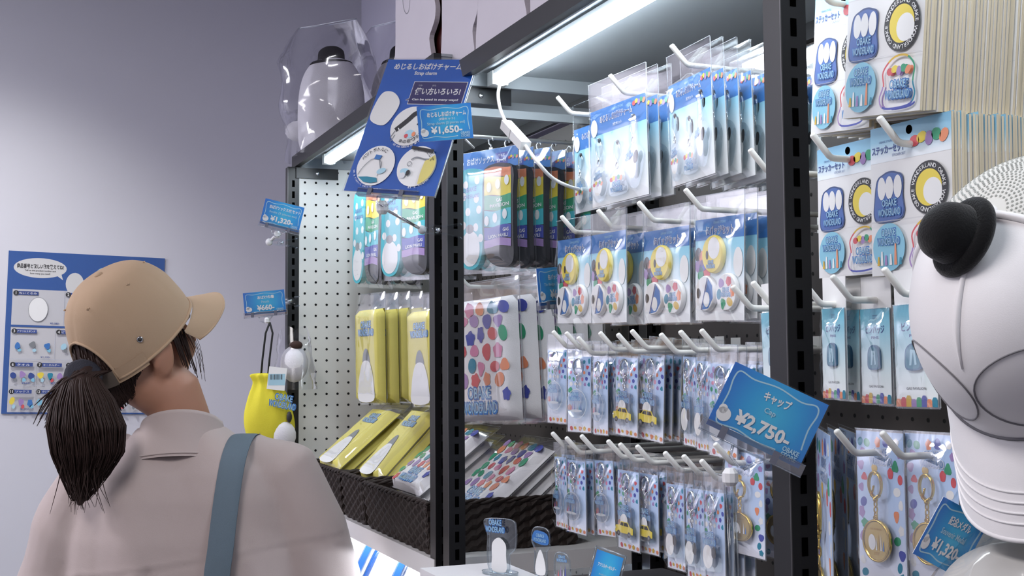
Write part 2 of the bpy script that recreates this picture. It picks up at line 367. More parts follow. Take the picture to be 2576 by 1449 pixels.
GCARD = grad('print_sky_fade', [(0, (240, 242, 244)), (.35, (236, 241, 245)), (.72, (150, 208, 230)), (1, (120, 190, 224))])
GPIN = grad('print_aqua_fade', [(0, (244, 246, 246)), (.3, (225, 240, 242)), (.95, (110, 196, 222)), (1, (110, 196, 222))])
GKEY = grad('print_pale_fade', [(0, (236, 236, 246)), (.35, (196, 214, 242)), (1, (168, 196, 236))])
def outline(pts, k=8):
    """closed smooth outline through points"""
    o = []; n = len(pts)
    for i in range(n):
        a, b, c, d = [Vector(pts[(i+q) % n]) for q in (-1, 0, 1, 2)]
        for s in [q/k for q in range(k)]: o.append(tuple(.5*((2*b)+(c-a)*s+(2*a-5*b+4*c-d)*s*s+(3*b-a-3*c+d)*s**3)))
    return o
def bag_mesh(w, h, dep, seed, head=.2, name='clear_bag'):
    """clear film pouch: slack wrinkled front, flat back and a flat header"""
    m = MB(); rng = random.Random(seed); o = Vector((rng.uniform(0, 50), rng.uniform(0, 50), 3))
    def fr(u, v):
        x = (u-.5)*w; z = -v*h; e = min(u, 1-u)*2; s = min(1, e*4)
        body = max(0, min(1, (v-head)*6))*max(0, min(1, (1-v)*10))
        wr = noise.noise(o+Vector((u*5, v*7, 0)))*.0028*s+noise.noise(o+Vector((u*14, v*12, 5)))*.0008*s
        return (x, -.0012-dep*body*(.25+.75*s)-abs(wr)*(.4 if v < head else 1), z)
    m.grid(fr, 13, 19, CLEAR); m.add([(-w/2, .0012, 0), (w/2, .0012, 0), (w/2, .0012, -h), (-w/2, .0012, -h)], [(0, 1, 2, 3)], CLEAR)
    # bright welded edges
    for x in (-w/2, w/2): m.tube([(x, 0, 0), (x, 0, -h)], .0005, EDGE, 4, cap=False)
    m.tube([(-w/2, -.001, 0), (w/2, -.001, 0)], .0005, EDGE, 4, cap=False)
    return m
EDGE = film('film_edge', (240, 244, 248), .12, .2, .4)
def card_slab(x0, z0, x1, z1, face, t=.0007):
    m = MB(); m.box((x0, 0, z0), (x1, t, z1), PAPER); m.rect(x0, z0, x1, z1, face); return m
_proto = {}
# ---------------------------------------------------------------- strap charm pack  .12 x .20
def charm_pack():
    t = thing('charm_pack', '-', 'charm pack'); m = card_slab(-.075, -.198, .075, -.045, GCARD)
    m.rect(-.075, -.085, .075, -.045, BL); m.text('OBAKE STORE', 0, -.051, .0035, SKY); m.text('めじるしおばけチャーム', -.004, -.062, .0125, WH, .05, 0, 0, .088); m.text('めじるしおばけチャーム', -.004, -.062, .0108, DB, .01, 0, 0, .085)
    m.text('3個セット', 0, -.0755, .0055, WH, .02); fruits(m, .042, -.064, .032, .018); m.ell(-.064, -.073, .0095, .014, WH)
    m.build('card', t)
    def charm(cx, cz, out, art):
        c = MB(); c.ext([(cx+x, cz+z) for x, z in out], -.0062, -.0032, ACRYL); c.L = .0064; art(c, cx, cz); o = c.build('charm', t)
        top = cz+max(z for x, z in out)
        s = MB(); s.tube([(cx+.0035*math.cos(a), -.0048, top+.0035+.0042*math.sin(a)) for a in [2*math.pi*k/14 for k in range(14)]], .0007, CHROME, 6, True)
        s.tube([(cx, -.0045, top+.0068), (cx+.0008, -.0045, top+.0125)], .0017, CHROME, 8); s.build('ring', o)
        s = MB(); z0 = top+.0125
        s.tube([(cx, -.004, z0)]+[(cx+.0072*math.sin(a)*1.0, -.004, z0+.0155-.0155*math.cos(a)) for a in [2*math.pi*k/18 for k in range(1, 18)]]+[(cx, -.004, z0)], .0013, film('clear_strap', (235, 242, 246), .15, .1, .4), 6)
        s.ell(cx, z0+.017, .0055, .011, ink('strap_grey', (176, 196, 206))); s.ball((cx+.0035, -.0045, z0+.0275), (.0032, .002, .0042), BK, 8); s.build('strap', o)
    egg = outline([(0, .027), (.019, .013), (.021, -.007), (.008, -.028), (-.009, -.028), (-.021, -.007), (-.018, .013)], 5)
    def art1(c, x, z): c.ell(x-.001, z-.002, .0125, .018, WH); fruits(c, x-.013, z-.012, .026, .02); logo(c, x, z+.012, .022, .2)
    def art2(c, x, z): fruits(c, x-.016, z-.001, .032, .014); logo(c, x, z-.006, .03)
    def art3(c, x, z): c.ell(x-.002, z-.006, .011, .017, WH); c.ell(x+.009, z+.008, .006, .01, BK, rot=-.3); logo(c, x-.008, z+.012, .02, .4)
    charm(-.047, -.163, egg, art1); charm(.003, -.17, outline([(0, .022), (.015, .015), (.024, -.002), (.02, -.018), (-.02, -.018), (-.024, -.002), (-.015, .015)], 5), art2)
    charm(.047, -.147, outline([(.0, .03), (.02, .02), (.024, .0), (.008, -.035), (-.013, -.033), (-.024, -.004), (-.017, .014)], 5), art3)
    bag_mesh(.156, .2, .0075, 1, .22).build('clear_bag', t); return t
# ---------------------------------------------------------------- badge pack  .11 x .21
def badge_pack():
    t = thing('badge_pack', '-', 'badge pack'); m = card_slab(-.0725, -.208, .0725, -.04, GCARD)
    m.rect(-.0725, -.075, .0725, -.04, BL); m.text('OBAKE STORE', .002, -.0475, .004, SKY); m.text('缶バッジセット', .002, -.0605, .0165, WH, .05, 0, 0, .083); m.text('缶バッジセット', .002, -.0605, .0142, DB, .01, 0, 0, .079)
    rng = random.Random(2); m.L += m.step
    for x, z, c in ((-.063, -.098, BK), (-.053, -.105, OR), (-.062, -.117, PU), (-.049, -.118, NV), (-.054, -.131, GR), (-.037, -.132, RE), (-.043, -.144, MUST)): blob(m, x, z, .0105, c, rng)
    m.ell(.057, -.115, .0135, .024, WH); m.build('card', t)
    def badge(cx, cz, base, art, r=.0215):
        c = MB(); c.lathe([(r, 0), (r, .002), (r*.985, .0034), (r*.96, .0044), (r*.93, .0048)], base, 32, Matrix.Translation((cx, -.0012, cz)) @ Matrix.Rotation(math.pi/2, 4, 'X')); c.L = .0061; c.ell(cx, cz, r*.93, r*.93, base, 32); art(c, cx, cz); c.build('badge', t)
    def a1(c, x, z): c.ell(x+.006, z+.01, .0175, .018, WH, rot=.3); c.ell(x-.014, z-.001, .0038, .0075, BK); logo(c, x-.003, z-.0165, .025)
    def a2(c, x, z):
        c.poly([(x-.007, z-.0265), (x+.012, z-.0245), (x+.0265, z-.008), (x+.024, z+.013), (x+.012, z+.0245)], BL); c.ell(x+.007, z-.01, .0095, .0125, WH); rng = random.Random(8); c.L += c.step; blob(c, x-.017, z+.001, .0085, BK, rng, .7)
        c.stroke([(x-.009, z-.027), (x+.0105, z+.026)], .0022, DB)
    def a3(c, x, z):
        rng = random.Random(5); c.L += c.step
        for k, cl in enumerate((RE, OR, MUST, GR, TEAL, PU)): a = 1.1-k*1.02; blob(c, x+.0195*math.cos(a), z+.0195*math.sin(a), .0078, cl, rng)
        logo(c, x, z, .028)
    badge(-.008, -.1, YE, a1, .0315); badge(-.031, -.164, WH, a2, .03); badge(.033, -.163, WH, a3, .031)
    bag_mesh(.15, .21, .008, 7, .2).build('clear_bag', t); return t
# ---------------------------------------------------------------- acrylic key ring pack  .058 x .2
CONFETTI = [TEAL, RE, NV, PU, GR, OR, PK, WH, NV, TEAL]
def ring_clip(m, cx, zt, metal, r=.0105, y=-.004):
    """lobster hook with its ring and a short link chain below; returns z of the end"""
    k0 = r/.0105
    m.tube([(cx+r*.86*math.sin(a), y, zt-r+r*1.15*math.cos(a)) for a in [-2.5+5.0*k/20 for k in range(21)]], [(.0011+.0004*math.sin(math.pi*k/20))*k0**.6 for k in range(21)], metal, 7)
    m.tube([(cx-r*.52, y, zt-r*1.95), (cx-r*.2, y, zt-r*1.1)], .0009*k0**.6, metal, 6)
    m.tube([(cx-r*.5, y, zt-r*1.92), (cx, y, zt-r*2.25), (cx+r*.5, y, zt-r*1.92)], .0017*k0**.6, metal, 7); z = zt-r*2.25
    m.ball((cx, y, z-.001), (.0026*k0, .0024, .003*k0), metal, 10)
    for k in range(3):
        zc = z-(.005+.0052*k)*k0; ax = k % 2
        m.tube([(cx+(.0018*k0*math.cos(a) if not ax else 0), y+(.0018*math.cos(a) if ax else 0), zc+.0034*k0*math.sin(a)) for a in [2*math.pi*q/10 for q in range(10)]], .0007*k0**.6, metal, 5, True)
    return z-(.005+.0052*2+.003)*k0
def key_pack(kind):
    t = thing('keyring_pack', '-', 'key ring pack'); m = card_slab(-.0375, -.198, .0375, -.034, GKEY); rng = random.Random(11)
    pattern(m, -.0375, -.1, .0375, -.034, .0145, .0048, rng, lambda x, z: abs(x) < .0125 and z > -.066, CONFETTI)
    pattern(m, -.0375, -.197, .0375, -.184, .0145, .0046, rng, None, [RE, YE, OR, NV, MUST])
    m.L += m.step; blob(m, -.029, -.108, .007, GR, rng); blob(m, -.031, -.145, .0065, OR, rng); m.ell(0, -.056, .014, .015, ink('pale_oval', (150, 178, 220))); m.text('OBAKE', 0, -.053, .004, DB, .02); m.text('STORE', 0, -.0595, .004, DB, .02)
    m.build('card', t)
    k = MB(); ze = ring_clip(k, 0 if kind != 'taxi' else .001, -.041, CHROME, .0155); k.build('key_ring', t)
    c = MB(); cz = ze-.036
    if kind == 'town':
        cz = ze-.034; R = .0325; c.ext([(R*math.cos(a), cz+R*math.sin(a)) for a in [2*math.pi*q/36 for q in range(36)]], -.006, -.003, ACRYL); c.L = .0062; c.ring(0, cz, R*.985, .0009, WH)
        logo(c, -.005, cz+.016, .034); c.L += c.step
        for x, h, cl in ((-.016, .011, RE), (-.011, .016, PU), (-.004, .021, DB), (.004, .016, GY), (.011, .012, TEAL), (.016, .02, DB)): c.poly([(x-.0019, cz-.013), (x+.0019, cz-.013), (x, cz-.013+h)], cl, False)
        c.ell(0, cz-.0145, .02, .003, ink('pale_grey', (200, 206, 214)))
    else:
        c.ext([(x*1.38, cz+z*1.3) for x, z in outline([(-.005, .026), (.02, .022), (.021, .004), (.024, -.012), (.02, -.026), (-.02, -.026), (-.024, -.012), (-.021, .004), (-.02, .022)], 4)], -.006, -.003, ACRYL); c.L = .0062
        logo(c, 0, cz+.0225, .045)
        if kind == 'taxi':
            k2 = 1.36; c.ell(0, cz+.002, .013, .0145, WH); c.L += c.step
            def q(P, col): c.poly([(x*k2, cz+z*k2+.001) for x, z in P], col)
            q([(-.0235, -.012), (-.021, -.0075), (-.012, -.006), (-.007, -.0005), (.011, -.0005), (.0155, -.0065), (.0235, -.0085), (.0235, -.018), (-.022, -.018)], YE)
            q([(-.0105, -.0065), (-.0065, -.0018), (-.0008, -.0018), (-.0008, -.007)], BK); q([(.001, -.007), (.001, -.0018), (.0095, -.0018), (.013, -.007)], BK)
            for x in (-.018, .02): c.ell(x, cz-.0245, .0056, .0056, BK); c.ell(x, cz-.0245, .0026, .0026, GY)
            q([(-.0225, -.0125), (-.019, -.0125), (-.019, -.0105), (-.0225, -.0105)], WH)
        else:
            c.ell(-.005, cz-.01, .018, .021, WH); rng = random.Random(3); c.L += c.step; blob(c, .017, cz-.001, .0115, BK, rng, .7)
    c.build('acrylic_charm', t)
    bag_mesh(.08, .2, .0072, {'town': 21, 'taxi': 25, 'cloud': 29}[kind], .17).build('clear_bag', t); return t
# ---------------------------------------------------------------- gold medal pack .095 x .235
def medal_pack():
    t = thing('medal_pack', '-', 'medal key ring pack'); m = card_slab(-.055, -.232, .055, -.004, GKEY); rng = random.Random(31)
    pattern(m, -.055, -.231, .055, -.004, .0215, .0078, rng, lambda x, z: abs(x) < .03 and z < -.02, [TEAL, RE, YE, PU, GR, OR, WH, NV]); m.L += m.step; blob(m, -.013, -.062, .0075, MUST, rng); blob(m, .024, -.066, .0075, RE, rng)
    logo(m, .002, -.042, .05, 0, ink('outline_white', (210, 222, 240)), BL)
    m.build('card', t); k = MB(); ze = ring_clip(k, 0, -.067, GOLD, .017, -.006); k.build('key_ring', t); cz = ze-.034
    d = MB(); R = Matrix.Translation((-.002, -.003, cz)) @ Matrix.Rotation(math.pi/2, 4, 'X'); d.lathe([(.0318, 0), (.0325, .0008), (.0325, .0026), (.0318, .0034), (.0292, .0034), (.0284, .0024)], GOLD, 44, R); d.L = .0054; d.ell(-.002, cz, .0286, .0286, mat('gold_face', (206, 178, 104), .35, 1), 44)
    d.tube([(-.002+.0036*math.cos(a), -.0055, cz+.0345+.0036*math.sin(a)) for a in [2*math.pi*q/12 for q in range(12)]], .0011, GOLD, 6, True)
    RG = mat('gold_relief', (196, 156, 70), .4, 1)
    d.ell(-.012, cz-.003, .0085, .012, WH); d.L += d.step
    for x, w, h in ((-.001, .003, .02), (.004, .0035, .028), (.0095, .003, .024), (.0145, .004, .016)): d.poly([(-.002+x, cz-.014), (-.002+x+w, cz-.014), (-.002+x+w*.6, cz-.014+h)], (RG, WH, BL, WH)[int(x*1000) % 4], False)
    d.text('GAS PAVILION', -.002, cz+.0175, .003, RG, .02); d.text('2025', -.002, cz-.019, .0045, RG, .02); d.build('medal', t)
    bag_mesh(.113, .235, .0085, 41, .04).build('clear_bag', t); return t
# ---------------------------------------------------------------- pin badge pack .048 x .175
def pin_pack():
    t = thing('pin_pack', '-', 'pin badge pack'); m = MB(); m.box((-.031, 0, -.175), (.031, .0008, 0), PAPER); m.build('header_card', t)
    m = MB(); m.box((-.0305, -.0015, -.174), (.0305, -.0008, -.045), PAPER); m.L = .0016; m.rect(-.0305, -.174, .0305, -.045, GPIN); m.text('OBAKE', 0, -.0545, .0022, DB); m.text('STORE', 0, -.058, .0022, DB)
    m.text('ピンバッジ', 0, -.0735, .0115, DB, .015, 0, 0, .038); m.text('PINS', 0, -.0845, .0035, DB, .02, 0, 0, .015); m.text('GAS PAVILION', 0, -.151, .0032, BK, .01, 0, 0, .029)
    rng = random.Random(12); m.L += m.step
    for i, c in enumerate((OR, RE, MUST, PU, GR, NV, OR, TEAL)): x = -.0267+.00763*i; h = .009+.004*((i*7) % 3)/2; m.poly([(x-.0038, -.174), (x+.0038, -.174), (x+.0038, -.174+h*.8), (x+.002, -.174+h*1.1), (x-.002, -.174+h*1.1), (x-.0038, -.174+h*.8)], c, False)
    m.build('card', t); p = MB(); out = outline([(0, .0175), (.0105, .011), (.012, -.006), (.0095, -.0155), (-.01, -.015), (-.012, 0), (-.0095, .012)], 5)
    p.ext([(x, z-.112) for x, z in out], -.0046, -.0018, mat('pin_rim', (70, 110, 140), .3, .8)); p.L = .0047; p.poly([(x*.86, z*.88-.112) for x, z in out], ink('pin_teal', (44, 120, 150))); p.poly([(-.005, -.122), (-.002, -.122), (.001, -.105), (.003, -.122), (.006, -.121), (.004, -.103), (-.003, -.102)], SKY)
    p.build('pin', t); bag_mesh(.063, .132, .005, 51, .02).build('clear_bag', t, (0, -.0012, -.0445)); return t
# ---------------------------------------------------------------- sticker sheet .1 x .15
CREAM = mat('paper_edge', (240, 224, 194), .8)
def sticker_sheet(front=True):
    K = 1.146; o = MB(); o.box((-.0573, 0, -.15), (.0573, .0024, 0), CREAM); o.rect(-.0573, -.15, .0573, 0, WH)
    o.rect(-.0573, -.036, .0573, 0, grad('print_sheet_head', [(0, (244, 246, 248)), (.78, (232, 240, 246)), (.9, (150, 200, 226)), (1, (130, 186, 220))])); o.ell(.0, -.0085, .0045, .0045, SLOT)
    o.text('OBAKE STORE', -.034, -.0155, .0022, DB); o.text('ステッカーセット', -.0305, -.0235, .0085, DB, .03, 0, 0, .049); o.text('STICKER SET', -.015, -.0305, .0024, DB); fruits(o, .003, -.031, .05, .02)
    out = outline([(-.023, -.002), (-.019, .018), (-.009, .024), (0, .026), (.01, .0245), (.02, .019), (.02, 0), (.022, -.016), (.014, -.024), (-.016, -.025), (-.024, -.018)], 5)
    o.poly([(x-.0285, z-.072) for x, z in out], ink('badge_rim', (40, 64, 120))); o.poly([(x*.93-.0285, z*.93-.072) for x, z in out], ink('badge_blue', (62, 98, 176)))
    for x in (-.04, -.0285, -.016): o.ell(x, -.0625, .006, .0115, WH)
    logo(o, -.0285, -.0825, .033)
    o.ell(.0285, -.0685, .0257, .0257, BK, 36); o.ell(.0285, -.0685, .0178, .0178, YE, 30); o.ell(.034, -.0725, .0128, .013, WH, 24, .4); o.arc('OBAKE WONDERLAND OBAKE WONDERLAND ', .0285, -.0685, .0215, .0042, WH, math.pi*1.25, -.7*math.pi, .01)
    o.ell(-.0285, -.122, .0235, .024, ink('sticker_sky', (130, 200, 228)), 30); logo(o, -.0285, -.112, .032); o.L += o.step
    for x, h, c in ((-.043, .009, MUST), (-.038, .014, WH), (-.032, .01, PU), (-.025, .011, WH), (-.018, .021, OR), (-.011, .007, TEAL)): o.poly([(x-.002, -.14), (x+.002, -.14), (x+.001, -.14+h), (x-.001, -.14+h)], c, False)
    out = outline([(-.0215, -.003), (-.023, .011), (-.009, .0225), (.009, .0235), (.0215, .0135), (.0205, -.001), (.024, -.0135), (.015, -.0225), (-.018, -.0235), (-.026, -.0145)], 5)
    for k, c in enumerate((RE, MUST, GR, TEAL, NV, PU)):
        n = len(out); seg = [out[(k*n//6+q) % n] for q in range(n//6+2)]; o.stroke([(x+.0295, z-.122) for x, z in seg], .002, c)
    fruits(o, .014, -.12, .032, .016); logo(o, .0295, -.129, .034); o.stroke([(-.0573, -.0965), (.0573, -.0965)], .0003, ink('die_line', (215, 215, 218)))
    return o.build('sticker_sheet')
# ================================================================ hanging the goods
HK = {}
def hk(key, x, y, Y, label, group=None): HK[key] = hook(x, y, Y, label, group)
def on_hook(o, key, TL, TR, BL, yaw, w0, h0, lo=.0, dz=0):
    X = HK[key].location.x; cx, cy = (TL[0]+TR[0])/2, (TL[1]+TR[1])/2; ylo, yhi = HK[key].location.y+.012+lo, .325
    def g(Y): return atY(cx, cy, Y).x-X
    a, b = .05, .35
    for _ in range(40):
        c = (a+b)/2
        if g(c) > 0: a = c
        else: b = c
    Y = min(max((a+b)/2, ylo), yhi); hang(o, TL, TR, BL, Y, yaw, w0, h0); return Y
def decompose(o):
    M = o.matrix_world.copy(); o.matrix_basis = M; return o
def stack(front, n, label, group, dy, jit=.03, dx=0, seed=0, dz=0, y_max=.335):
    rng = random.Random(seed); out = []
    for k in range(1, n+1):
        if front.location.y+dy*k > y_max: break
        c = copy_thing(front, label, group); M = front.matrix_world if False else front.matrix_basis
        R = Matrix.Rotation(rng.uniform(-jit, jit), 4, 'Z') @ Matrix.Rotation(rng.uniform(-jit, jit)*.25, 4, 'X'); T = M.translation
        B = M.to_3x3().to_4x4(); c.matrix_basis = Matrix.Translation(T+Vector((dx*k+rng.uniform(-.001, .001), dy*k, dz*k+rng.uniform(-.0025, .0025)))) @ R @ B; out.append(c)
    return out
HG1 = 'white pegboard hooks of the upper charm row'
hk('A', 1403, 245, .09, 'white hook left of the large three-charm pack, its tip in front of the shadow', 0)
hk('B', 1535, 190, .09, 'white hook holding the large three-charm pack in the middle of the top row')
hk('C', 1690, 115, .09, 'highest white hook, holding the thick fan of charm packs')
hk('C2', 1888, 378, .09, 'white hook beside the right post at mid height of the charm fan')
hk('D', 1413, 545, .09, 'leftmost white hook of the badge row'); hk('E', 1505, 530, .09, 'second white hook from the left in the badge row, under the wrinkled film')
hk('F', 1607, 510, .09, 'third white hook from the left in the badge row'); hk('G', 1725, 478, .09, 'rightmost white hook of the badge row, under the charm fan')
hk('H1', 1845, 722, .05, 'empty white hook crossing in front of the rightmost badge pack'); hk('H2', 1895, 712, .075, 'white hook with white header cards beside the right post')
names3 = ['first', 'second', 'third', 'fourth', 'fifth', 'sixth', 'seventh', 'eighth', 'ninth']
for i, (x, y) in enumerate([(1392, 835), (1425, 838), (1455, 850), (1510, 838), (1555, 842), (1590, 833), (1663, 842), (1712, 835), (1765, 832)]): hk('r3%d' % i, x, y, .09, names3[i]+' white hook from the left in the upper key ring row')
for i, (x, y) in enumerate([(1390, 1090), (1425, 1102), (1463, 1097), (1530, 1110), (1560, 1118), (1603, 1123), (1673, 1140), (1720, 1148), (1765, 1160)]): hk('r4%d' % i, x, y, .09, names3[i]+' white hook from the left in the lower key ring row')
# charm packs
cp = charm_pack()
def put(o, *a): on_hook(o, *a); decompose(o); return o
put(cp, 'B', (1481, 216), (1625, 156), (1491, 527), .12, .156, .2); cp['label'] = 'large charm pack at front of the middle hook, three acrylic charms on blue card'
stack(cp, 2, 'charm pack hanging right behind the large front pack on the middle hook', 'charm packs behind the middle front pack', .017, .04, seed=1)
ca = copy_thing(cp, 'shiny charm pack half hidden behind the left edge of the large front charm pack'); put(ca, 'A', (1441, 268), (1558, 222), (1432, 545), .1, .156, .2)
cc = copy_thing(cp, 'front charm pack of the thick fan by the right post, glare on its charms'); put(cc, 'C', (1677, 146), (1786, 90), (1667, 482), .04, .156, .2)
stack(cc, 8, 'charm pack seen nearly edge-on in the fan behind the front pack by the right post', 'fanned charm packs by the right post', .0165, .035, seed=3, dx=.001)
# badge packs
bp = badge_pack()
put(bp, 'G', (1748, 496), (1874, 474), (1755, 809), .03, .15, .21); bp['label'] = 'rightmost front badge pack, three round badges on a blue card'
stack(bp, 4, 'badge pack behind the rightmost front badge pack, only its right edge showing', 'badge packs behind the rightmost one', .0155, .012, seed=5)
bf = copy_thing(bp, 'badge pack second from the right, its blue badge hanging low'); put(bf, 'F', (1618, 531), (1736, 508), (1621, 816), .03, .15, .21)
stack(bf, 2, 'badge pack behind the second front badge pack from the right', 'badge packs behind the second from the right', .014, .02, seed=6)
be = copy_thing(bp, 'badge pack under the wrinkled glaring film, second from the left'); put(be, 'E', (1487, 541), (1576, 522), (1490, 816), .02, .15, .21)
stack(be, 2, 'badge pack behind the second front badge pack from the left, half in shade', 'badge packs behind the second from the left', .028, .02, seed=7)
bd = copy_thing(bp, 'leftmost badge pack, beside the small blue price card'); put(bd, 'D', (1402, 557), (1490, 541), (1411, 816), .02, .15, .21)
# key ring packs
kt, kx, kc = key_pack('town'), key_pack('taxi'), key_pack('cloud')
def key(proto, first, key_, TL, TR, BL, label, n=0, seed=0, yaw=.03, blabel=None, grp=None):
    o = proto if first else copy_thing(proto, label); o['label'] = label; put(o, key_, TL, TR, BL, yaw, .08, .2)
    if n: stack(o, n, blabel or 'key ring pack hanging behind: '+label[:40], grp or label, .012, .05, seed=seed)
    return o
def keys(rows): pass
T1 = 'round town charm'; T2 = 'yellow taxi charm'; T3 = 'white cloud charm'
key(kt, True, 'r31', (1427, 858), (1489, 858), (1428, 1087), 'key ring pack with a round town charm, frontmost of the upper left three', 3, 11, .42, 'round-charm key ring pack behind the frontmost of the upper left three', 'round-charm packs behind the frontmost, upper row')
key(kt, False, 'r30', (1377, 842), (1428, 842), (1373, 1064), 'key ring pack with a round town charm, leftmost of the upper row', 2, 12, .35, 'round-charm key ring pack behind the leftmost of the upper row', 'round-charm packs behind the leftmost, upper row')
key(kt, False, 'r32', (1491, 866), (1530, 866), (1492, 1094), 'key ring pack with a round town charm, third in the upper row, turned away', 3, 13, .2, 'round-charm key ring pack behind the third of the upper row', 'round-charm packs behind the third, upper row')
key(kx, True, 'r34', (1611, 850), (1675, 856), (1611, 1104), 'yellow taxi key ring pack, right one of the upper pair', 3, 14, .03, 'taxi key ring pack edge behind the right one of the upper pair', 'taxi packs behind the upper right one')
key(kx, False, 'r33', (1549, 857), (1607, 860), (1546, 1093), 'yellow taxi key ring pack, left one of the upper pair', 3, 15, .03, 'taxi key ring pack behind the left one of the upper pair', 'taxi packs behind the upper left one')
key(kc, True, 'r36', (1717, 852), (1755, 852), (1714, 1119), 'narrow key ring pack turned aside right of the taxi packs, upper row', 3, 16, -.15, 'key ring pack behind the narrow turned one, upper row', 'packs behind the narrow turned one, upper row')
key(kc, False, 'r37', (1750, 862), (1790, 862), (1748, 1132), 'crumpled key ring pack left of the big tilted price card', 2, 17, -.1, 'key ring pack behind the crumpled one by the big price card', 'packs behind the crumpled one')
key(kc, False, 'r38', (1783, 866), (1856, 868), (1781, 1146), 'white-charm key ring pack half covered by the big tilted price card', 6, 18, .03, 'key ring pack behind the price card, near the right post', 'packs behind the price card')
key(kt, False, 'r41', (1421, 1118), (1473, 1124), (1422, 1336), 'key ring pack with a round town charm, second in the lower row', 3, 21, .03, 'round-charm key ring pack behind the second of the lower row', 'round-charm packs behind the second, lower row')
key(kt, False, 'r40', (1394, 1112), (1424, 1114), (1393, 1324), 'key ring pack with a round town charm, leftmost of the lower row', 2, 22, -.1, 'round-charm key ring pack behind the leftmost of the lower row', 'round-charm packs behind the leftmost, lower row')
key(kt, False, 'r42', (1493, 1120), (1541, 1120), (1498, 1346), 'key ring pack with a round town charm, third in the lower row', 3, 23, .0, 'round-charm key ring pack behind the third of the lower row', 'round-charm packs behind the third, lower row')
key(kx, False, 'r44', (1605, 1148), (1656, 1155), (1605, 1387), 'yellow taxi key ring pack, right one of the lower pair', 3, 24, .03, 'taxi key ring pack edge behind the right one of the lower pair', 'taxi packs behind the lower right one')
key(kx, False, 'r43', (1552, 1140), (1608, 1148), (1548, 1376), 'yellow taxi key ring pack, left one of the lower pair', 3, 25, .03, 'taxi key ring pack behind the left one of the lower pair', 'taxi packs behind the lower left one')
key(kc, False, 'r46', (1674, 1172), (1720, 1178), (1667, 1425), 'lower key ring pack with a black shape, right of the lower taxi packs', 3, 26, .0, 'key ring pack behind the lower one with a black shape', 'packs behind the lower black-shape pack')
key(kc, False, 'r47', (1722, 1180), (1770, 1186), (1722, 1452), 'lower key ring pack second from the clear sign pole', 2, 27, -.05, 'key ring pack behind the second from the sign pole', 'packs behind the second from the pole')
key(kc, False, 'r48', (1766, 1186), (1822, 1194), (1764, 1462), 'lower key ring pack just left of the clear sign pole', 3, 28, .03, 'key ring pack behind the one left of the sign pole', 'packs behind the one by the pole')
# gold medals
mp = medal_pack()
hk('M', 2105, 1085, .09, 'white hook at the lower right, left one of the gold medal pair'); hk('N', 2220, 1090, .09, 'white hook at the lower right, right one of the gold medal pair')
put(mp, 'M', (2152, 1076), (2273, 1084), (2140, 1450), .0, .113, .235); mp['label'] = 'gold medal pack in full view right of the right post'
m2 = copy_thing(mp, 'gold medal pack behind the small tilted price card by the white cap'); put(m2, 'N', (2275, 1082), (2408, 1090), (2265, 1458), .0, .113, .235)
m3 = copy_thing(mp, 'gold medal pack behind the pole of the big price card'); hk('O', 1800, 1118, .09, 'white hook hidden behind the big tilted price card'); put(m3, 'O', (1822, 1128), (1922, 1140), (1815, 1384), .04, .113, .235)
m4 = copy_thing(mp, 'gold medal pack cut off by the left side of the right post'); put(m4, 'O', (1918, 1128), (2010, 1140), (1922, 1400), .02, .113, .235, .02)
for i, (x, lb) in enumerate(((2050, 'leftmost'), (2083, 'middle'), (2116, 'rightmost'))):
    o = copy_thing(mp, 'gold medal pack seen edge-on in the shade beside the right post, %s of three' % lb)
    P = atY(x+20, 1075, .16+.045*i); a = rad(-30+i*1.5); o.matrix_basis = Matrix.Translation(P) @ Matrix.Rotation(a, 4, 'Z') @ Matrix.Rotation(.02, 4, 'Y')
# pin badges
pp = pin_pack(); hk('P', 2095, 697, .09, 'white hook over the middle pin badge pack'); hk('Q', 2225, 678, .09, 'white hook over the right pin badge pack, under the sticker sheets')
hk('P0', 2020, 710, .09, 'white hook half hidden by the right post, over the left pin badge pack')
put(pp, 'Q', (2246, 682), (2352, 668), (2240, 1024), 0, .063, .175); pp['label'] = 'rightmost pin badge pack, beside the white cap'
p2 = copy_thing(pp, 'middle pin badge pack of the three'); put(p2, 'P', (2164, 698), (2240, 690), (2152, 1014), 0, .063, .175)
stack(p2, 2, 'pin badge pack behind the middle one', 'pin badge packs behind the middle one', .02, .05, seed=2)
p3 = copy_thing(pp, 'leftmost pin badge pack, beside the right post'); put(p3, 'P0', (2068, 700), (2126, 694), (2065, 1002), 0, .063, .175)
stack(p3, 3, 'pin badge pack behind the leftmost one', 'pin badge packs behind the leftmost one', .018, .06, seed=4)
p4 = copy_thing(pp, 'white header card pack cut off by the left side of the right post'); put(p4, 'H2', (1914, 716), (1985, 704), (1922, 1000), 0, .063, .175)
# sticker sheets
ss = sticker_sheet(True); tag(ss, 'front sticker sheet of the lower right stack, round black badge sticker in view', 'sticker sheet')
hk('S', 2045, 340, .09, 'white hook through the lower left sticker sheets'); hk('T', 2213, 297, .09, 'white hook through the lower right sticker sheets')
def sheets(front, n, dy, label, group, seed):
    rng = random.Random(seed); M = front.matrix_basis
    for k in range(1, n+1):
        c = front.copy(); C.objects.link(c); tag(c, label, 'sticker sheet', group); T = M.translation
        c.matrix_basis = Matrix.Translation(T+Vector((rng.uniform(-.0012, .0012), dy*k, rng.uniform(-.0016, .0016)))) @ Matrix.Rotation(rng.uniform(-.012, .012), 4, 'Z') @ M.to_3x3().to_4x4()
        if T.y+dy*k > .33: break
put(ss, 'T', (2190, 327), (2393, 278), (2166, 698), 0, .1146, .15)
sheets(ss, 58, .0036, 'sticker sheet in the thick lower right stack, showing its cream edge', 'sheets of the lower right sticker stack', 1)
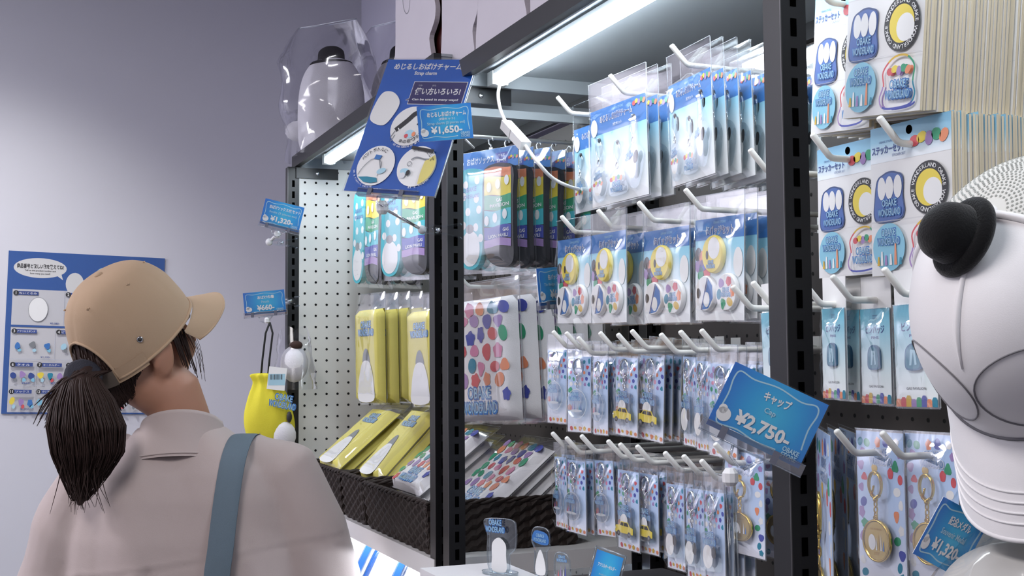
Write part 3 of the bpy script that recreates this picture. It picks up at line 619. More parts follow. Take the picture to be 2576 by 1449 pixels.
s2 = ss.copy(); C.objects.link(s2); tag(s2, 'front sticker sheet of the lower left stack, partly behind the right one', 'sticker sheet'); put(s2, 'S', (2056, 379), (2215, 340), (2044, 702), 0, .1146, .15)
sheets(s2, 20, .0062, 'sticker sheet in the lower left stack behind its front sheet', 'sheets of the lower left sticker stack', 2)
s3 = ss.copy(); C.objects.link(s3); tag(s3, 'front sticker sheet of the upper right stack, cut by the top of the picture', 'sticker sheet'); hk('U', 2190, -90, .09, 'white hook through the upper right sticker sheets'); hang(s3, (2140, -88), (2336, -146), (2130, 298), s2.location.y-.03, 0, .1146, .15); decompose(s3)
HK['U'].location.x = s3.location.x; HK['U'].location.z = s3.location.z-.012
sheets(s3, 58, .0036, 'sticker sheet in the thick upper right stack, showing its cream edge', 'sheets of the upper right sticker stack', 3)
s4 = ss.copy(); C.objects.link(s4); tag(s4, 'front sticker sheet of the upper left stack, washed out by the lamp', 'sticker sheet'); hang(s4, (2052, 0), (2200, -44), (2033, 340), s2.location.y-.005, 0, .1146, .15); decompose(s4)
hk('V', 2040, -60, .09, 'white hook through the upper left sticker sheets'); HK['V'].location.x = s4.location.x; HK['V'].location.z = s4.location.z-.012
sheets(s4, 20, .0062, 'sticker sheet in the upper left stack behind its front sheet', 'sheets of the upper left sticker stack', 4)
s5 = ss.copy(); C.objects.link(s5); tag(s5, 'sticker sheet sliver between the badge packs and the right post', 'sticker sheet'); P = atY(1955, 515, .12); hang(s5, (1934, 470), (2030, 455), (1924, 706), .14, 0, .1146, .15); decompose(s5)
# ================================================================ far bay: socks, towels, baskets
AQUA = ink('aqua', (64, 190, 206))
def sock_pack():
    t = thing('sock_pack', '-', 'sock pack'); m = MB(); m.box((-.066, -.0012, -.034), (.066, .0012, 0), PAPER); m.L = .0013; m.rect(-.066, -.034, .066, 0, BL); m.text('おばけソックス', -.024, -.0165, .013, WH, .02, 0, 0, .066)
    m.rect(.013, -.028, .042, -.008, NV); m.text('サイズ', .0275, -.0125, .005, WH, .01); m.text('22〜25', .0275, -.0215, .0055, WH, .01); fruits(m, .044, -.026, .022, .014); m.build('header_card', t)
    m = MB(); pts = [(0, .004, 0), (0, .004, .01)]+[(.0, .004+0*q, .01) for q in ()]
    m.box((-.004, 0, -.003), (.004, .0012, .004), WHITE); m.tube([(0, .0006, .003), (0, .0006, .0075), (-.0045, .0006, .011), (-.0055, .0006, .0165), (-.001, .0006, .0212), (.0045, .0006, .019), (.0055, .0006, .015)], .0014, WHITE, 6); m.build('hanger', t)
    m = MB(); out = outline([(-.063, -.036), (-.012, -.036), (-.0095, -.07), (-.0105, -.13), (-.01, -.17), (-.02, -.198), (-.042, -.205), (-.06, -.195), (-.066, -.165), (-.0645, -.1)], 5); m.ext(out, -.011, .001, AQUA); m.L = .0112
    for x, z in ((-.05, -.058), (-.022, -.052), (-.055, -.078), (-.024, -.084), (-.045, -.105), (-.018, -.103), (-.056, -.128), (-.026, -.133), (-.014, -.152)): m.ell(x, z, .0062, .0072, WH, lift=False)
    m.text('OBAKE', -.04, -.0665, .0085, BL, .02, .15, .05, .034); m.text('WONDERLAND', -.038, -.0785, .007, BL, .02, .1, .05, .044); m.L += m.step
    m.poly(outline([(-.04, -.137), (-.02, -.15), (-.0165, -.178), (-.029, -.197), (-.048, -.198), (-.0605, -.18), (-.058, -.152)], 4), WH, False); m.ell(-.04, -.135, .01, .008, GY); m.build('polka_sock', t)
    m = MB(); out = outline([(-.006, -.034), (.058, -.034), (.0605, -.09), (.061, -.15), (.0615, -.19), (.05, -.203), (.03, -.204), (.009, -.196), (-.004, -.18), (-.0085, -.15), (-.0075, -.09)], 5); m.ext(out, -.009, .001, ink('heel_dark', (44, 44, 50))); m.L = .0092
    zs = [(-.0345, -.05, OR), (-.05, -.082, YE), (-.082, -.107, GR), (-.107, -.134, AQUA), (-.134, -.156, NV), (-.156, -.169, PU)]
    for i, (a, b, c) in enumerate(zs):
        N = 10; wv = lambda x, z: z+.002*math.sin(x*90+i); lx = [-.0055+(.0635*k/N) for k in range(N+1)]; m.poly([(x-.001, wv(x, b)) for x in lx]+[(x-.001, wv(x, a)) for x in lx[::-1]], c)
    for t_, x, z in (('GAS', .03, -.09), ('PAVILION', .03, -.099), ('GAS', .045, -.141), ('LION PAVILI', .027, -.151), ('GAS PAVILION', .03, -.042)): m.text(t_, x, z, .0062, WH if z < -.08 else OR, .02, 0, .05, .045 if len(t_) > 5 else .014)
    m.L += m.step
    for x, z in ((.006, -.067), (.027, -.063), (.048, -.058), (.0, -.124), (.02, -.12), (.043, -.115)): m.ell(x, z, .0055, .0085, WH, lift=False)
    m.build('rainbow_sock', t); bag_mesh(.134, .212, .014, 61, .01).build('clear_bag', t); return t
def cloth_slab(w, h, d, face, seed, fold=.006):
    m = MB(); o = Vector((seed, seed*.7, 1))
    def fr(u, v):
        x = (u-.5)*w; z = -v*h; ex = min(u, 1-u)*w; ez = min(v, 1-v)*h; rr = min(1, min(ex, ez)/fold); b = math.sqrt(max(0, 1-(1-rr)**2))
        return (x, -d*b+noise.noise(o+Vector((x*30, z*30, 0)))*.0012*b, z)
    m.grid(fr, 15, 19, face); m.add([(-w/2, 0, 0), (w/2, 0, 0), (w/2, 0, -h), (-w/2, 0, -h)], [(3, 2, 1, 0)], face); return m
CLOTHW = mat('white_cloth', (236, 234, 236), .85, bump=(700, .15)); CLOTHY = mat('yellow_cloth', (218, 207, 108), .85, bump=(700, .15))
def fruit_towel():
    t = thing('fruit_towel_pack', '-', 'towel pack'); m = cloth_slab(.17, .2, .016, CLOTHW, 3); m.L = .0168; rng = random.Random(77)
    pattern(m, -.084, -.196, .084, -.004, .0285, .0118, rng, lambda x, z: abs(x) < .056 and -.185 < z < -.148); logo(m, 0, -.167, .085); m.build('folded_towel', t)
    bag_mesh(.18, .235, .018, 71, .0).build('clear_bag', t, (0, 0, .03)); return t
def yellow_towel():
    t = thing('yellow_towel_pack', '-', 'towel pack'); m = cloth_slab(.105, .205, .016, CLOTHY, 9); m.L = .0168
    logo(m, 0, -.043, .062); m.poly(outline([(-.014, -.118), (0, -.128), (.016, -.118), (.009, -.094), (0, -.086), (-.01, -.095)], 4), GY)
    m.poly(outline([(-.03, -.2), (.03, -.2), (.031, -.165), (.024, -.135), (.012, -.115), (-.012, -.115), (-.024, -.135), (-.031, -.165)], 4), WH); m.build('folded_towel', t)
    bag_mesh(.112, .245, .018, 73, .0).build('clear_bag', t, (0, 0, .036)); return t
def face_at(o, *a): hang(o, *a); decompose(o); return o
sp = sock_pack(); sp['label'] = 'sock pack in full view right of the centre post, rainbow and polka-dot socks'
face_at(sp, (1166, 388), (1306, 364), (1160, 692), .135, .42, .135, .212)
stack(sp, 5, 'sock pack in the row behind the front one right of the centre post', 'sock packs behind the front one by the centre post', .03, .06, seed=1, dx=-.004)
for i, (x, y, Y) in enumerate(((1168, 336, .08),)): hk('SK', x, y, Y, 'white hook holding the sock packs right of the centre post')
HK['SK'].location = (sp.location.x, .085, sp.location.z+.0195)
s_ = copy_thing(sp, 'sock pack left of the centre post, below the large blue sign'); face_at(s_, (970, 428), (1090, 408), (966, 707), .11, .36, .135, .212)
stack(s_, 3, 'sock pack behind the one left of the centre post', 'sock packs behind the one left of the centre post', .03, .08, seed=3)
s_2 = copy_thing(sp, 'leftmost sock pack, turned aside in front of the white pegboard'); face_at(s_2, (903, 446), (972, 434), (904, 722), .13, .1, .135, .212)
stack(s_2, 3, 'sock pack behind the leftmost turned one', 'sock packs behind the leftmost one', .028, .1, seed=4)
ft = fruit_towel(); ft['label'] = 'hanging fruit-print towel pack right of the centre post, full pattern in view'
face_at(ft, (1134, 764), (1302, 740), (1134, 1062), .125, .36, .17, .2)
stack(ft, 5, 'fruit-print towel pack hanging behind the front one', 'fruit-print towel packs behind the hanging front one', .03, .05, seed=5)
hk('FT', 1207, 690, .08, 'white hook holding the hanging fruit-print towels'); HK['FT'].location.x = ft.location.x; HK['FT'].location.z = ft.location.z+.02
yt = yellow_towel(); yt['label'] = 'hanging yellow towel pack beside the white pegboard, leftmost'
face_at(yt, (905, 782), (968, 775), (906, 1013), .12, .3, .105, .205)
stack(yt, 4, 'hanging yellow towel pack behind the leftmost one, seen from its folded edge', 'yellow towel packs behind the leftmost one', .026, .02, seed=6, dx=.004)
y2 = copy_thing(yt, 'hanging yellow towel pack cut off by the centre post'); face_at(y2, (1036, 786), (1108, 777), (1037, 1020), .12, .3, .105, .205)
stack(y2, 2, 'hanging yellow towel pack behind the one by the centre post', 'yellow towel packs behind the one by the post', .03, .03, seed=7)
# --- baskets
WICK = mat('dark_wicker', (46, 31, 24), .7, bump=(160, .4), var=(90, (27, 18, 15)))
def basket(x0, x1, y0, y1, z0, h, label):
    t = thing('wicker_basket', label, 'basket', ((x0+x1)/2, (y0+y1)/2, z0)); w, d = (x1-x0)/2, (y1-y0)/2; m = MB(); n = 3
    P = [(-w, -d), (w, -d), (w, d), (-w, d)]
    per = []
    for i in range(4):
        a, b = Vector(P[i]), Vector(P[(i+1) % 4]); L = (b-a).length; k = max(4, int(L/.009)); nrm = Vector(((b-a).y, -(b-a).x)).normalized()
        for q in range(k): per.append((a+(b-a)*q/k, nrm))
    rows = int(h/.008); N = len(per)
    for off, sg in ((.0, 1), (-.007, -1)):
        vs = []; 
        for j in range(rows+1):
            z = h*j/rows; tp = 1-.07*(1-j/rows)
            for i, (p, nr) in enumerate(per):
                o = nr*(off+.0022*(1 if (i//2+j) % 2 else -1)*(sg)); q = p*tp+o; vs.append((q.x, q.y, z))
        m.add(vs, [(j*N+i, j*N+(i+1) % N, (j+1)*N+(i+1) % N, (j+1)*N+i) if sg > 0 else (j*N+i, (j+1)*N+i, (j+1)*N+(i+1) % N, j*N+(i+1) % N) for j in range(rows) for i in range(N)], WICK)
    m.box((-w*.93, -d*.93, .001), (w*.93, d*.93, .006), WICK); m.build('woven_body', t)
    r = MB()
    for ph in (0, 2.1, 4.2): r.tube([(p.x-nr.x*.0035+nr.x*.0028*math.cos(i*.9+ph), p.y-nr.y*.0035+nr.y*.0028*math.cos(i*.9+ph), h+.002+.0028*math.sin(i*.9+ph)) for i, (p, nr) in enumerate(per)], .0028, WICK, 6, True)
    r.build('braided_rim', t); return t
basket(-2.55, -2.265, .0, .25, 1.158, .078, 'dark wicker basket at the far left end of the white shelf, holding yellow towels')
basket(-2.255, -2.105, .0, .25, 1.158, .078, 'small dark wicker basket between the two others, holding yellow towels')
basket(-2.095, -1.735, -.002, .26, 1.158, .074, 'long dark wicker basket behind the centre post, holding fruit-print towels')
def recline(o, bpx, tpx, Xc, w, h0, w0):
    b, t_ = atX(*bpx, Xc), atX(*tpx, Xc); ez = (t_-b); h = ez.length; ez.normalize(); ex = Vector((1, 0, 0)); ey = ez.cross(ex)
    M = Matrix((ex, ey, ez)).transposed().to_4x4(); M.translation = t_; o.matrix_basis = M @ Matrix.Diagonal((w/w0, 1, h/h0, 1)); return ey
def pile(front, n, step, label, group, seed):
    rng = random.Random(seed); M = front.matrix_basis; ey = M.col[1].to_3d().normalized()
    for k in range(1, n+1):
        c = copy_thing(front, label, group); c.matrix_basis = Matrix.Translation(M.translation+ey*step*k+Vector((rng.uniform(-.006, .006), 0, 0))) @ Matrix.Rotation(rng.uniform(-.02, .02), 4, 'Z') @ M.to_3x3().to_4x4()
ya = copy_thing(yt, 'top yellow towel pack leaning in the far left basket'); recline(ya, (826, 1178), (980, 1038), -2.4, .15, .205, .105)
pile(ya, 2, .019, 'yellow towel pack under the top one in the far left basket', 'yellow towel packs in the far left basket', 1)
yb = copy_thing(yt, 'top yellow towel pack leaning in the small middle basket'); recline(yb, (930, 1208), (1080, 1040), -2.18, .125, .205, .105)
pile(yb, 3, .019, 'yellow towel pack under the top one in the small middle basket', 'yellow towel packs in the small middle basket', 2)
fa = copy_thing(ft, 'top fruit-print towel pack leaning in the long basket, right of the centre post'); recline(fa, (1172, 1292), (1345, 1126), -1.83, .165, .2, .17)
pile(fa, 3, .018, 'fruit-print towel pack under the top one, right end of the long basket', 'fruit-print towel packs at the right end of the basket', 3)
fb = copy_thing(ft, 'top fruit-print towel pack leaning in the long basket, left of the centre post'); recline(fb, (1020, 1236), (1190, 1090), -2.0, .16, .2, .17)
pile(fb, 2, .018, 'fruit-print towel pack under the top one, left end of the long basket', 'fruit-print towel packs at the left end of the basket', 4)
# --- pouches leaning on the lower shelf
PW = mat('white_vinyl', (240, 240, 240), .35)
def pouch():
    t = thing('pouch_pack', '-', 'pouch'); m = cloth_slab(.105, .2, .006, PW, 5, .012); m.L = .0065
    m.stroke([(-.03+.0*q, -.02-.06*q/10) for q in range(11)], .0006, GY); m.build('white_front', t)
    b = MB(); b.box((-.0525, .0005, -.2), (.0585, .012, -.002), mat('blue_fabric', (34, 92, 168), .7)); b.build('blue_back', t); bag_mesh(.118, .212, .01, 81, .0).build('clear_bag', t, (.003, -.002, .004)); return t
pq = pouch(); pq['label'] = 'white pouch with blue side, leftmost under the white shelf'
for i, (x, y, X, lb) in enumerate(((906, 1350, -2.41, None), (988, 1384, -2.2, 'white pouch with blue side, middle one under the white shelf'), (1066, 1418, -2.02, 'white pouch with blue side, cut off by the centre post under the white shelf'))):
    o = pq if i == 0 else copy_thing(pq, lb); recline(o, (x-84, y+176), (x, y), X, .112, .2, .105); sd = ['left', 'middle', 'right'][i]
    pile(o, 3, .02, 'dark clear-bagged pouch stacked behind the %s white pouch' % sd, 'pouches behind the %s one' % sd, i)
# ================================================================ price cards and signs
GTAG = grad('print_tag_blue', [(0, (60, 182, 222)), (.25, (40, 156, 216)), (.5, (36, 120, 202)), (.72, (36, 78, 178))], radial=True)
def cr2(P, k=6, closed=False):
    o = []; n = len(P)
    for i in range(n if closed else n-1):
        q = [Vector(P[(i+d) % n] if closed else P[min(max(i+d, 0), n-1)]) for d in (-1, 0, 1, 2)]; a, b, c, d = q
        for s in [j/k for j in range(k)]: o.append(.5*((2*b)+(c-a)*s+(2*a-5*b+4*c-d)*s*s+(3*b-a-3*c+d)*s**3))
    if not closed: o.append(Vector(P[-1]))
    return o
def card_frame(c, name, label, cat='price card'):
    """thing whose frame is a card: origin at bottom centre, x along the bottom, z up"""
    TL, TR, BL = c; ex, ey, ez, w, h = frame(TL, TR, BL); t = thing(name, label, cat); M = Matrix((ex, ey, ez)).transposed().to_4x4(); M.translation = BL+ex*w/2; t.matrix_basis = M; return t, w, h
def tag_face(t, w, h, title, sub, price, small=None, tw=.5):
    m = MB(); m.box((-w/2, 0, 0), (w/2, .0012, h), PAPER); m.rect(-w/2, 0, w/2, h, GTAG)
    X = lambda u: (u-.5)*w; Z = lambda v: v*h
    line = cr2([(X(.06), Z(.3)), (X(.07), Z(.55)), (X(.055), Z(.78)), (X(.09), Z(.91)), (X(.25), Z(.88)), (X(.5), Z(.92)), (X(.75), Z(.87)), (X(.9), Z(.91)), (X(.945), Z(.8)), (X(.925), Z(.55)), (X(.945), Z(.25))])
    m.stroke([tuple(p) for p in line], h*.022, SKY); m.stroke([tuple(p) for p in cr2([(X(.06), Z(.2)), (X(.1), Z(.09)), (X(.3), Z(.12)), (X(.5), Z(.08)), (X(.72), Z(.1))])], h*.022, SKY)
    m.L += m.step; m.ell(X(.115), Z(.24), w*.075, h*.105, WH, lift=False); m.ell(X(.09), Z(.31), w*.045, h*.07, WH, lift=False)
    m.text(title, X(.54), Z(.74), h*.15, WH, .03, 0, 0, w*tw)
    if small: m.text(small, X(.54), Z(.6), h*.085, WH, .01, 0, 0, w*.3)
    m.text(sub, X(.52), Z(.48 if small else .54), h*.105, SKY, .02, 0, 0, w*.7 if len(sub) > 14 else (w*.5 if len(sub) > 8 else None))
    m.text(price, X(.52), Z(.28), h*.25, WH, .035, 0, 0, w*.58 if len(price) > 6 else w*.42); m.text('OBAKE', X(.86), Z(.17), h*.075, SKY, .03, 0, 0, w*.17); m.text('STORE', X(.86), Z(.085), h*.075, SKY, .03, 0, 0, w*.16)
    m.build('card', t); f = MB(); f.box((-w/2-.001, -.0016, -.001), (w/2+.001, -.0013, h+.001), CLEAR); f.build('clear_sleeve', t)
CLIPM = film('clear_clip', (238, 240, 244), .14, .12, .6)
def tag_clip(t, w, over=.004):
    m = MB(); m.box((-w/2-over, -.003, -.006), (w/2+over, .004, .0045), CLIPM); m.tube([(-w/2-over, -.0032, .0045), (w/2+over, -.0032, .0045)], .0007, EDGE, 5); m.tube([(-w/2-over, -.0032, -.0055), (w/2+over, -.0032, -.0055)], .0009, EDGE, 5); m.build('clip_bar', t)
    PAD = mat('clip_pad', (96, 98, 112), .4)
    for x in (-w*.31, w*.25): p = MB(); p.box((x-w*.035, -.0042, -.0055), (x+w*.035, -.003, .005), PAD); p.build('clip_pad', t)
    a = MB(); yv = -w*.2
    a.tube([(-w*.17, 0, -.006), (-w*.15, 0, -.0145), (-.002, 0, -.02)], .0013, CLIPM, 6); a.tube([(w*.17, 0, -.006), (w*.1, 0, -.012), (.002, 0, -.02)], .0013, CLIPM, 6); a.tube([(-w*.17, 0, -.006), (w*.17, 0, -.006)], .001, EDGE, 5); a.build('clip_arm', t)
MILK = mat('milky_plastic', (232, 232, 234), .35)
def world_part(t, mb, name):
    """part given in world coordinates"""
    o = mb.build(name, t); o.matrix_parent_inverse = t.matrix_basis.inverted(); return o
def joint(t, P, r=.006):
    m = MB(); m.lathe([(r*.6, -r*1.1), (r, -r*.6), (r*1.02, r*.5), (r*.6, r*1.1)], MILK, 10, Matrix.Translation(P), False); return world_part(t, m, 'ball_joint')
def rod(t, a, b, r=.0025, m_=None):
    m = MB(); m.tube([a, b], r, m_ or ACRYL, 10); m.tube([a, b], r*.55, EDGE, 8); return world_part(t, m, 'rod')
def base_clip(t, a, b, w=.018):
    """clear spring clip from its jaw a to its handle b"""
    a, b = Vector(a), Vector(b); d = (b-a).normalized(); n = Vector((0, 0, 1)); q = d.cross(n).normalized(); L = (b-a).length; M = Matrix((d, q, n)).transposed().to_4x4(); M.translation = a
    m = MB()
    for s in (-1, 1):
        m.ext([(0, s*.002), (L*.3, s*.005), (L*.55, s*.004), (L, s*.009), (L, s*.0108), (L*.55, s*.0062), (L*.3, s*.0072), (0, s*.0042)], -w/2, w/2, ACRYL, M)
        m.tube([M @ Vector((L, -w/2, s*.0102)), M @ Vector((L, w/2, s*.0102))], .0009, EDGE, 5)
    m.tube([M @ Vector((L*.33, -w*.6, 0)), M @ Vector((L*.33, w*.6, 0))], .004, ACRYL, 10); m.tube([M @ Vector((L*.4, -w*.35, 0)), M @ Vector((L*.4, w*.35, 0))], .0032, CHROME, 10); world_part(t, m, 'base_clip')
# --- large cap price card
t, w, h = card_frame([atD(1862, 915, .985), atD(2097, 1025, .965), atD(1776, 1066, .985)], 'price_card', 'large tilted blue price card reading 2,750, left of the white cap')
tag_face(t, w, h, 'キャップ', 'Cap', '¥2,750-', tw=.28); tag_clip(t, w); J = atD(1837, 1200, .975); joint(t, J, .0065)
ft_ = atD(1856, 1475, .965); ft_ = Vector((J.x+.004, J.y+.004, 1.139)); m = MB()
for s in (-.0021, .0021): m.tube([J+Vector((0, s, -.008)), ft_+Vector((0, s, 0))], .0017, ACRYL, 8); m.tube([J+Vector((0, s*2, -.008)), ft_+Vector((0, s*2, 0))], .0005, EDGE, 5)
world_part(t, m, 'pole'); m = MB(); m.lathe([(.03, 1.1305), (.03, 1.134), (.008, 1.14)], ACRYL, 24, Matrix.Translation((ft_.x, ft_.y, 0))); world_part(t, m, 'foot')
# --- strap charm sign
SB = mat('sign_blue', (20, 94, 192), .45); SN = mat('sign_navy', (42, 38, 98), .45)
t, w, h = card_frame([atD(945, 150, 1.785), atD(1166, 150, 1.71), atD(865, 479, 1.71)], 'shop_sign', 'large blue portrait sign reading Strap charm, in front of the centre post', 'sign')
m = MB(); m.box((-w/2, 0, 0), (w/2, .0012, h), PAPER); m.rect(-w/2, 0, w/2, h, SB); X = lambda u: (u-.5)*w; Z = lambda v: v*h
m.text('めじるしおばけチャーム', X(.48), Z(.945), h*.052, WH, .03, 0, 0, w*.76); m.text('Strap charm', X(.48), Z(.89), h*.036, WH, .03)
m.rect(X(.385), Z(.655), X(.98), Z(.83), WH); m.poly([(X(.4), Z(.71)), (X(.35), Z(.685)), (X(.4), Z(.685))], WH); m.rect(X(.392), Z(.66), X(.973), Z(.825), SN); m.poly([(X(.41), Z(.706)), (X(.358), Z(.6875)), (X(.41), Z(.689))], SN)
m.text('使い方いろいろ!', X(.68), Z(.755), h*.055, WH, .03, 0, 0, w*.5); m.text('つか', X(.47), Z(.798), h*.014, WH); m.text('かた', X(.625), Z(.798), h*.014, WH); m.text('Can be used in many ways!', X(.68), Z(.69), h*.02, WH, .02, 0, 0, w*.53)
m.poly(outline([(X(.03), Z(.53)), (X(.2), Z(.49)), (X(.285), Z(.58)), (X(.3), Z(.67)), (X(.2), Z(.74)), (X(.08), Z(.74)), (X(.03), Z(.65))], 5), WH)
def disc(cx, cz): m.ell(X(cx), Z(cz), w*.205, w*.205, WH, 36)
disc(.5, .49); disc(.27, .19); disc(.72, .2)
hp = [tuple(p) for p in cr2([(X(.36), Z(.455)), (X(.46), Z(.53)), (X(.52), Z(.58)), (X(.58), Z(.59)), (X(.62), Z(.55)), (X(.6), Z(.495))], 8)]; m.stroke(hp, w*.052, BK); m.stroke([(X(.385), Z(.472)), (X(.41), Z(.45))], w*.01, WH)
m.stroke([(X(.36), Z(.45)), (X(.33), Z(.4)), (X(.35), Z(.37)), (X(.37), Z(.42))], w*.008, GY); m.ell(X(.53), Z(.43), w*.05, w*.045, SKY, 14); m.ell(X(.5), Z(.415), w*.022, w*.022, RE, 10); m.ell(X(.575), Z(.43), w*.02, w*.025, OR, 10)
m.arc('傘の取っ手に', X(.5), Z(.49), w*.165, h*.026, BK, math.pi*1.42, math.pi*1.86, .01, True); m.arc('on the handle of an umbrella', X(.5), Z(.49), w*.222, h*.013, WH, math.pi*1.35, math.pi*1.9, .0, True)
m.poly([(X(.12), Z(.1)), (X(.2), Z(.065)), (X(.28), Z(.06)), (X(.35), Z(.07)), (X(.33), Z(.1)), (X(.22), Z(.105))], TEAL); m.stroke([tuple(p) for p in cr2([(X(.11), Z(.115)), (X(.14), Z(.17)), (X(.2), Z(.225)), (X(.25), Z(.24))], 5)], w*.006, GY); m.stroke([tuple(p) for p in cr2([(X(.33), Z(.11)), (X(.34), Z(.16)), (X(.33), Z(.21)), (X(.29), Z(.235))], 5)], w*.006, GY)
m.poly([(X(.235), Z(.235)), (X(.3), Z(.23)), (X(.315), Z(.262)), (X(.245), Z(.268))], BL); m.stroke([(X(.3), Z(.23)), (X(.34), Z(.17))], w*.008, GY); m.ell(X(.36), Z(.15), w*.05, w*.028, SKY, 14, .4); m.arc('ペットボトルに', X(.27), Z(.19), w*.165, h*.026, BK, math.pi*.86, math.pi*.36, .01); m.arc('on a plastic bottle', X(.27), Z(.19), w*.222, h*.012, WH, math.pi*1.1, math.pi*1.55, .0, True)
a_ = [(X(.72)+w*.203*math.cos(q), Z(.2)+w*.203*math.sin(q)) for q in [-1.15+1.75*k/12 for k in range(13)]]; m.poly([(X(.8), Z(.235)), (X(.79), Z(.15)), (X(.795), Z(.075))]+a_, ink('soft_yellow', (222, 206, 110)))
m.stroke([tuple(p) for p in cr2([(X(.65), Z(.24)), (X(.7), Z(.26)), (X(.78), Z(.25)), (X(.84), Z(.25))], 5)], w*.012, GY); m.ring(X(.645), Z(.21), w*.022, w*.006, GY, 12); m.ell(X(.62), Z(.155), w*.05, w*.03, SKY, 14); m.ell(X(.66), Z(.145), w*.022, w*.03, BK, 10); m.ell(X(.61), Z(.125), w*.03, w*.03, ink('pale_line', (225, 228, 235)), 12)
m.arc('チャームとして', X(.72), Z(.2), w*.165, h*.026, BK, math.pi*.62, math.pi*.14, .01); m.arc('as a charm', X(.72), Z(.2), w*.222, h*.013, WH, math.pi*1.5, math.pi*1.78, .0, True)
m.build('printed_sheet', t); f = MB(); f.box((-w/2-.002, -.0016, -.002), (w/2+.002, -.0013, h+.002), CLEAR); f.tube([(w/2+.002, 0, -.002), (w/2+.002, 0, h+.002)], .0012, EDGE, 5); f.build('clear_sleeve', t)
tag_clip(t, w*.62); J = atD(962, 522, 1.71); joint(t, J, .0085); K_ = atD(1062, 578, 1.745); rod(t, J+(K_-J)*.06, K_, .0022, CHROME); m = MB(); m.ball(K_, .0065, MILK, 12); world_part(t, m, 'rod_knob'); base_clip(t, atD(1066, 578, 1.745), atD(1160, 581, 1.74), .018)
# --- price of the strap charms
t, w, h = card_frame([atD(1063, 268, 1.63), atD(1199, 257, 1.63), atD(1055, 358, 1.63)], 'price_card', 'blue price card reading 1,650, overlapping the large blue sign'); tag_face(t, w, h, 'めじるしおばけチャーム', 'Strap charm (3 pieces set)', '¥1,650-', '(3個セット)', .72)
rod(t, atD(1172, 352, 1.64), atD(1192, 372, 1.7), .0015, WHITE)
# --- left edge cards
t, w, h = card_frame([atD(666, 498, 2.6), atD(764, 522, 2.6), atD(653, 561, 2.6)], 'price_card', 'blue price card reading 1,320, clipped to the far left post'); tag_face(t, w, h, 'おばけソックス3個セット', 'Socks (3 pieces set)', '¥1,320-', None, .78); tag_clip(t, w, .002)
J = atD(697, 590, 2.61); joint(t, J, .007); m = MB(); m.ball(atD(677, 609, 2.62), .008, MILK, 12); world_part(t, m, 'rod_knob'); rod(t, J, atD(677, 609, 2.62), .0035, MILK); base_clip(t, atD(684, 610, 2.62), atD(746, 612, 2.64), .02)
t, w, h = card_frame([atD(610, 738, 2.6), atD(714, 728, 2.6), atD(616, 794, 2.6)], 'price_card', 'blue price card reading 660, above the hanging yellow bag'); tag_face(t, w, h, 'おばけ巾着', 'Pouch', '¥660-', None, .4); tag_clip(t, w, .002)
J = atD(672, 806, 2.6); joint(t, J, .006); base_clip(t, atD(716, 757, 2.62), atD(747, 758, 2.64), .022)
# --- badge price card
t, w, h = card_frame([atD(1350, 676, 1.66), atD(1440, 668, 1.72), atD(1357, 770, 1.66)], 'price_card', 'blue price card reading 660, left of the leftmost badge pack'); tag_face(t, w, h, '缶バッジセット', 'Tin Badge (3 pieces set)', '¥660-', None, .5); tag_clip(t, w, .001)
# --- medal price card
t, w, h = card_frame([atD(2352, 1238, .86), atD(2468, 1300, .855), atD(2296, 1392, .86)], 'price_card', 'tilted blue price card reading 1,320, under the left side of the white cap'); tag_face(t, w, h, '記念メダル', 'Souvenir Medal', '¥1,320-', None, .45)
m = MB(); m.box((-w*.3, -.003, h-.002), (w*.3, .004, h+.011), ACRYL); m.tube([(-w*.3, -.0032, h+.0105), (w*.3, -.0032, h+.0105)], .0008, EDGE, 5); m.build('clip_bar', t); P = t.matrix_basis @ Vector((0, .004, h+.008)); rod(t, P, (P.x-.05, .1, P.z+.02), .002)
# ================================================================ poster on the end wall
t = thing('wall_poster', 'order poster with numbered goods on the left wall, partly behind the woman', 'poster')
TLp = atX(22, 630, -3.497); TRp = atX(415, 650, -3.497); BLp = atX(-2, 1041, -3.497); ex, ey, ez, w, h = frame(TLp, TRp, BLp); M = Matrix((ex, ey, ez)).transposed().to_4x4(); M.translation = TLp; t.matrix_basis = M
m = MB(); m.box((0, 0, -h), (w, .0015, 0), PAPER); m.rect(0, -h, w, 0, ink('poster_blue', (32, 84, 170))); X = lambda u: u*w; Z = lambda v: -v*h; PG = ink('poster_paper', (226, 226, 232))
m.rect(X(.035), Z(.99), X(.985), Z(.235), PG); m.ell(X(.2), Z(.1), w*.165, h*.062, WH, 30); m.poly([(X(.3), Z(.14)), (X(.345), Z(.17)), (X(.33), Z(.125))], WH)
m.text('商品番号と欲しい数を教えてね!', X(.2), Z(.09), h*.03, BK, .03, 0, 0, w*.29); m.text('Tell us the product number and', X(.2), Z(.118), h*.013, BK, .01); m.text('how many you need!', X(.2), Z(.136), h*.013, BK, .01)
m.ell(X(.42), Z(.19), w*.058, h*.07, WH, 20); m.ell(X(.6), Z(.13), w*.05, h*.05, SKY, 20); m.text('OBAKE STORE', X(.75), Z(.1), h*.03, WH, .03); rng = random.Random(6)
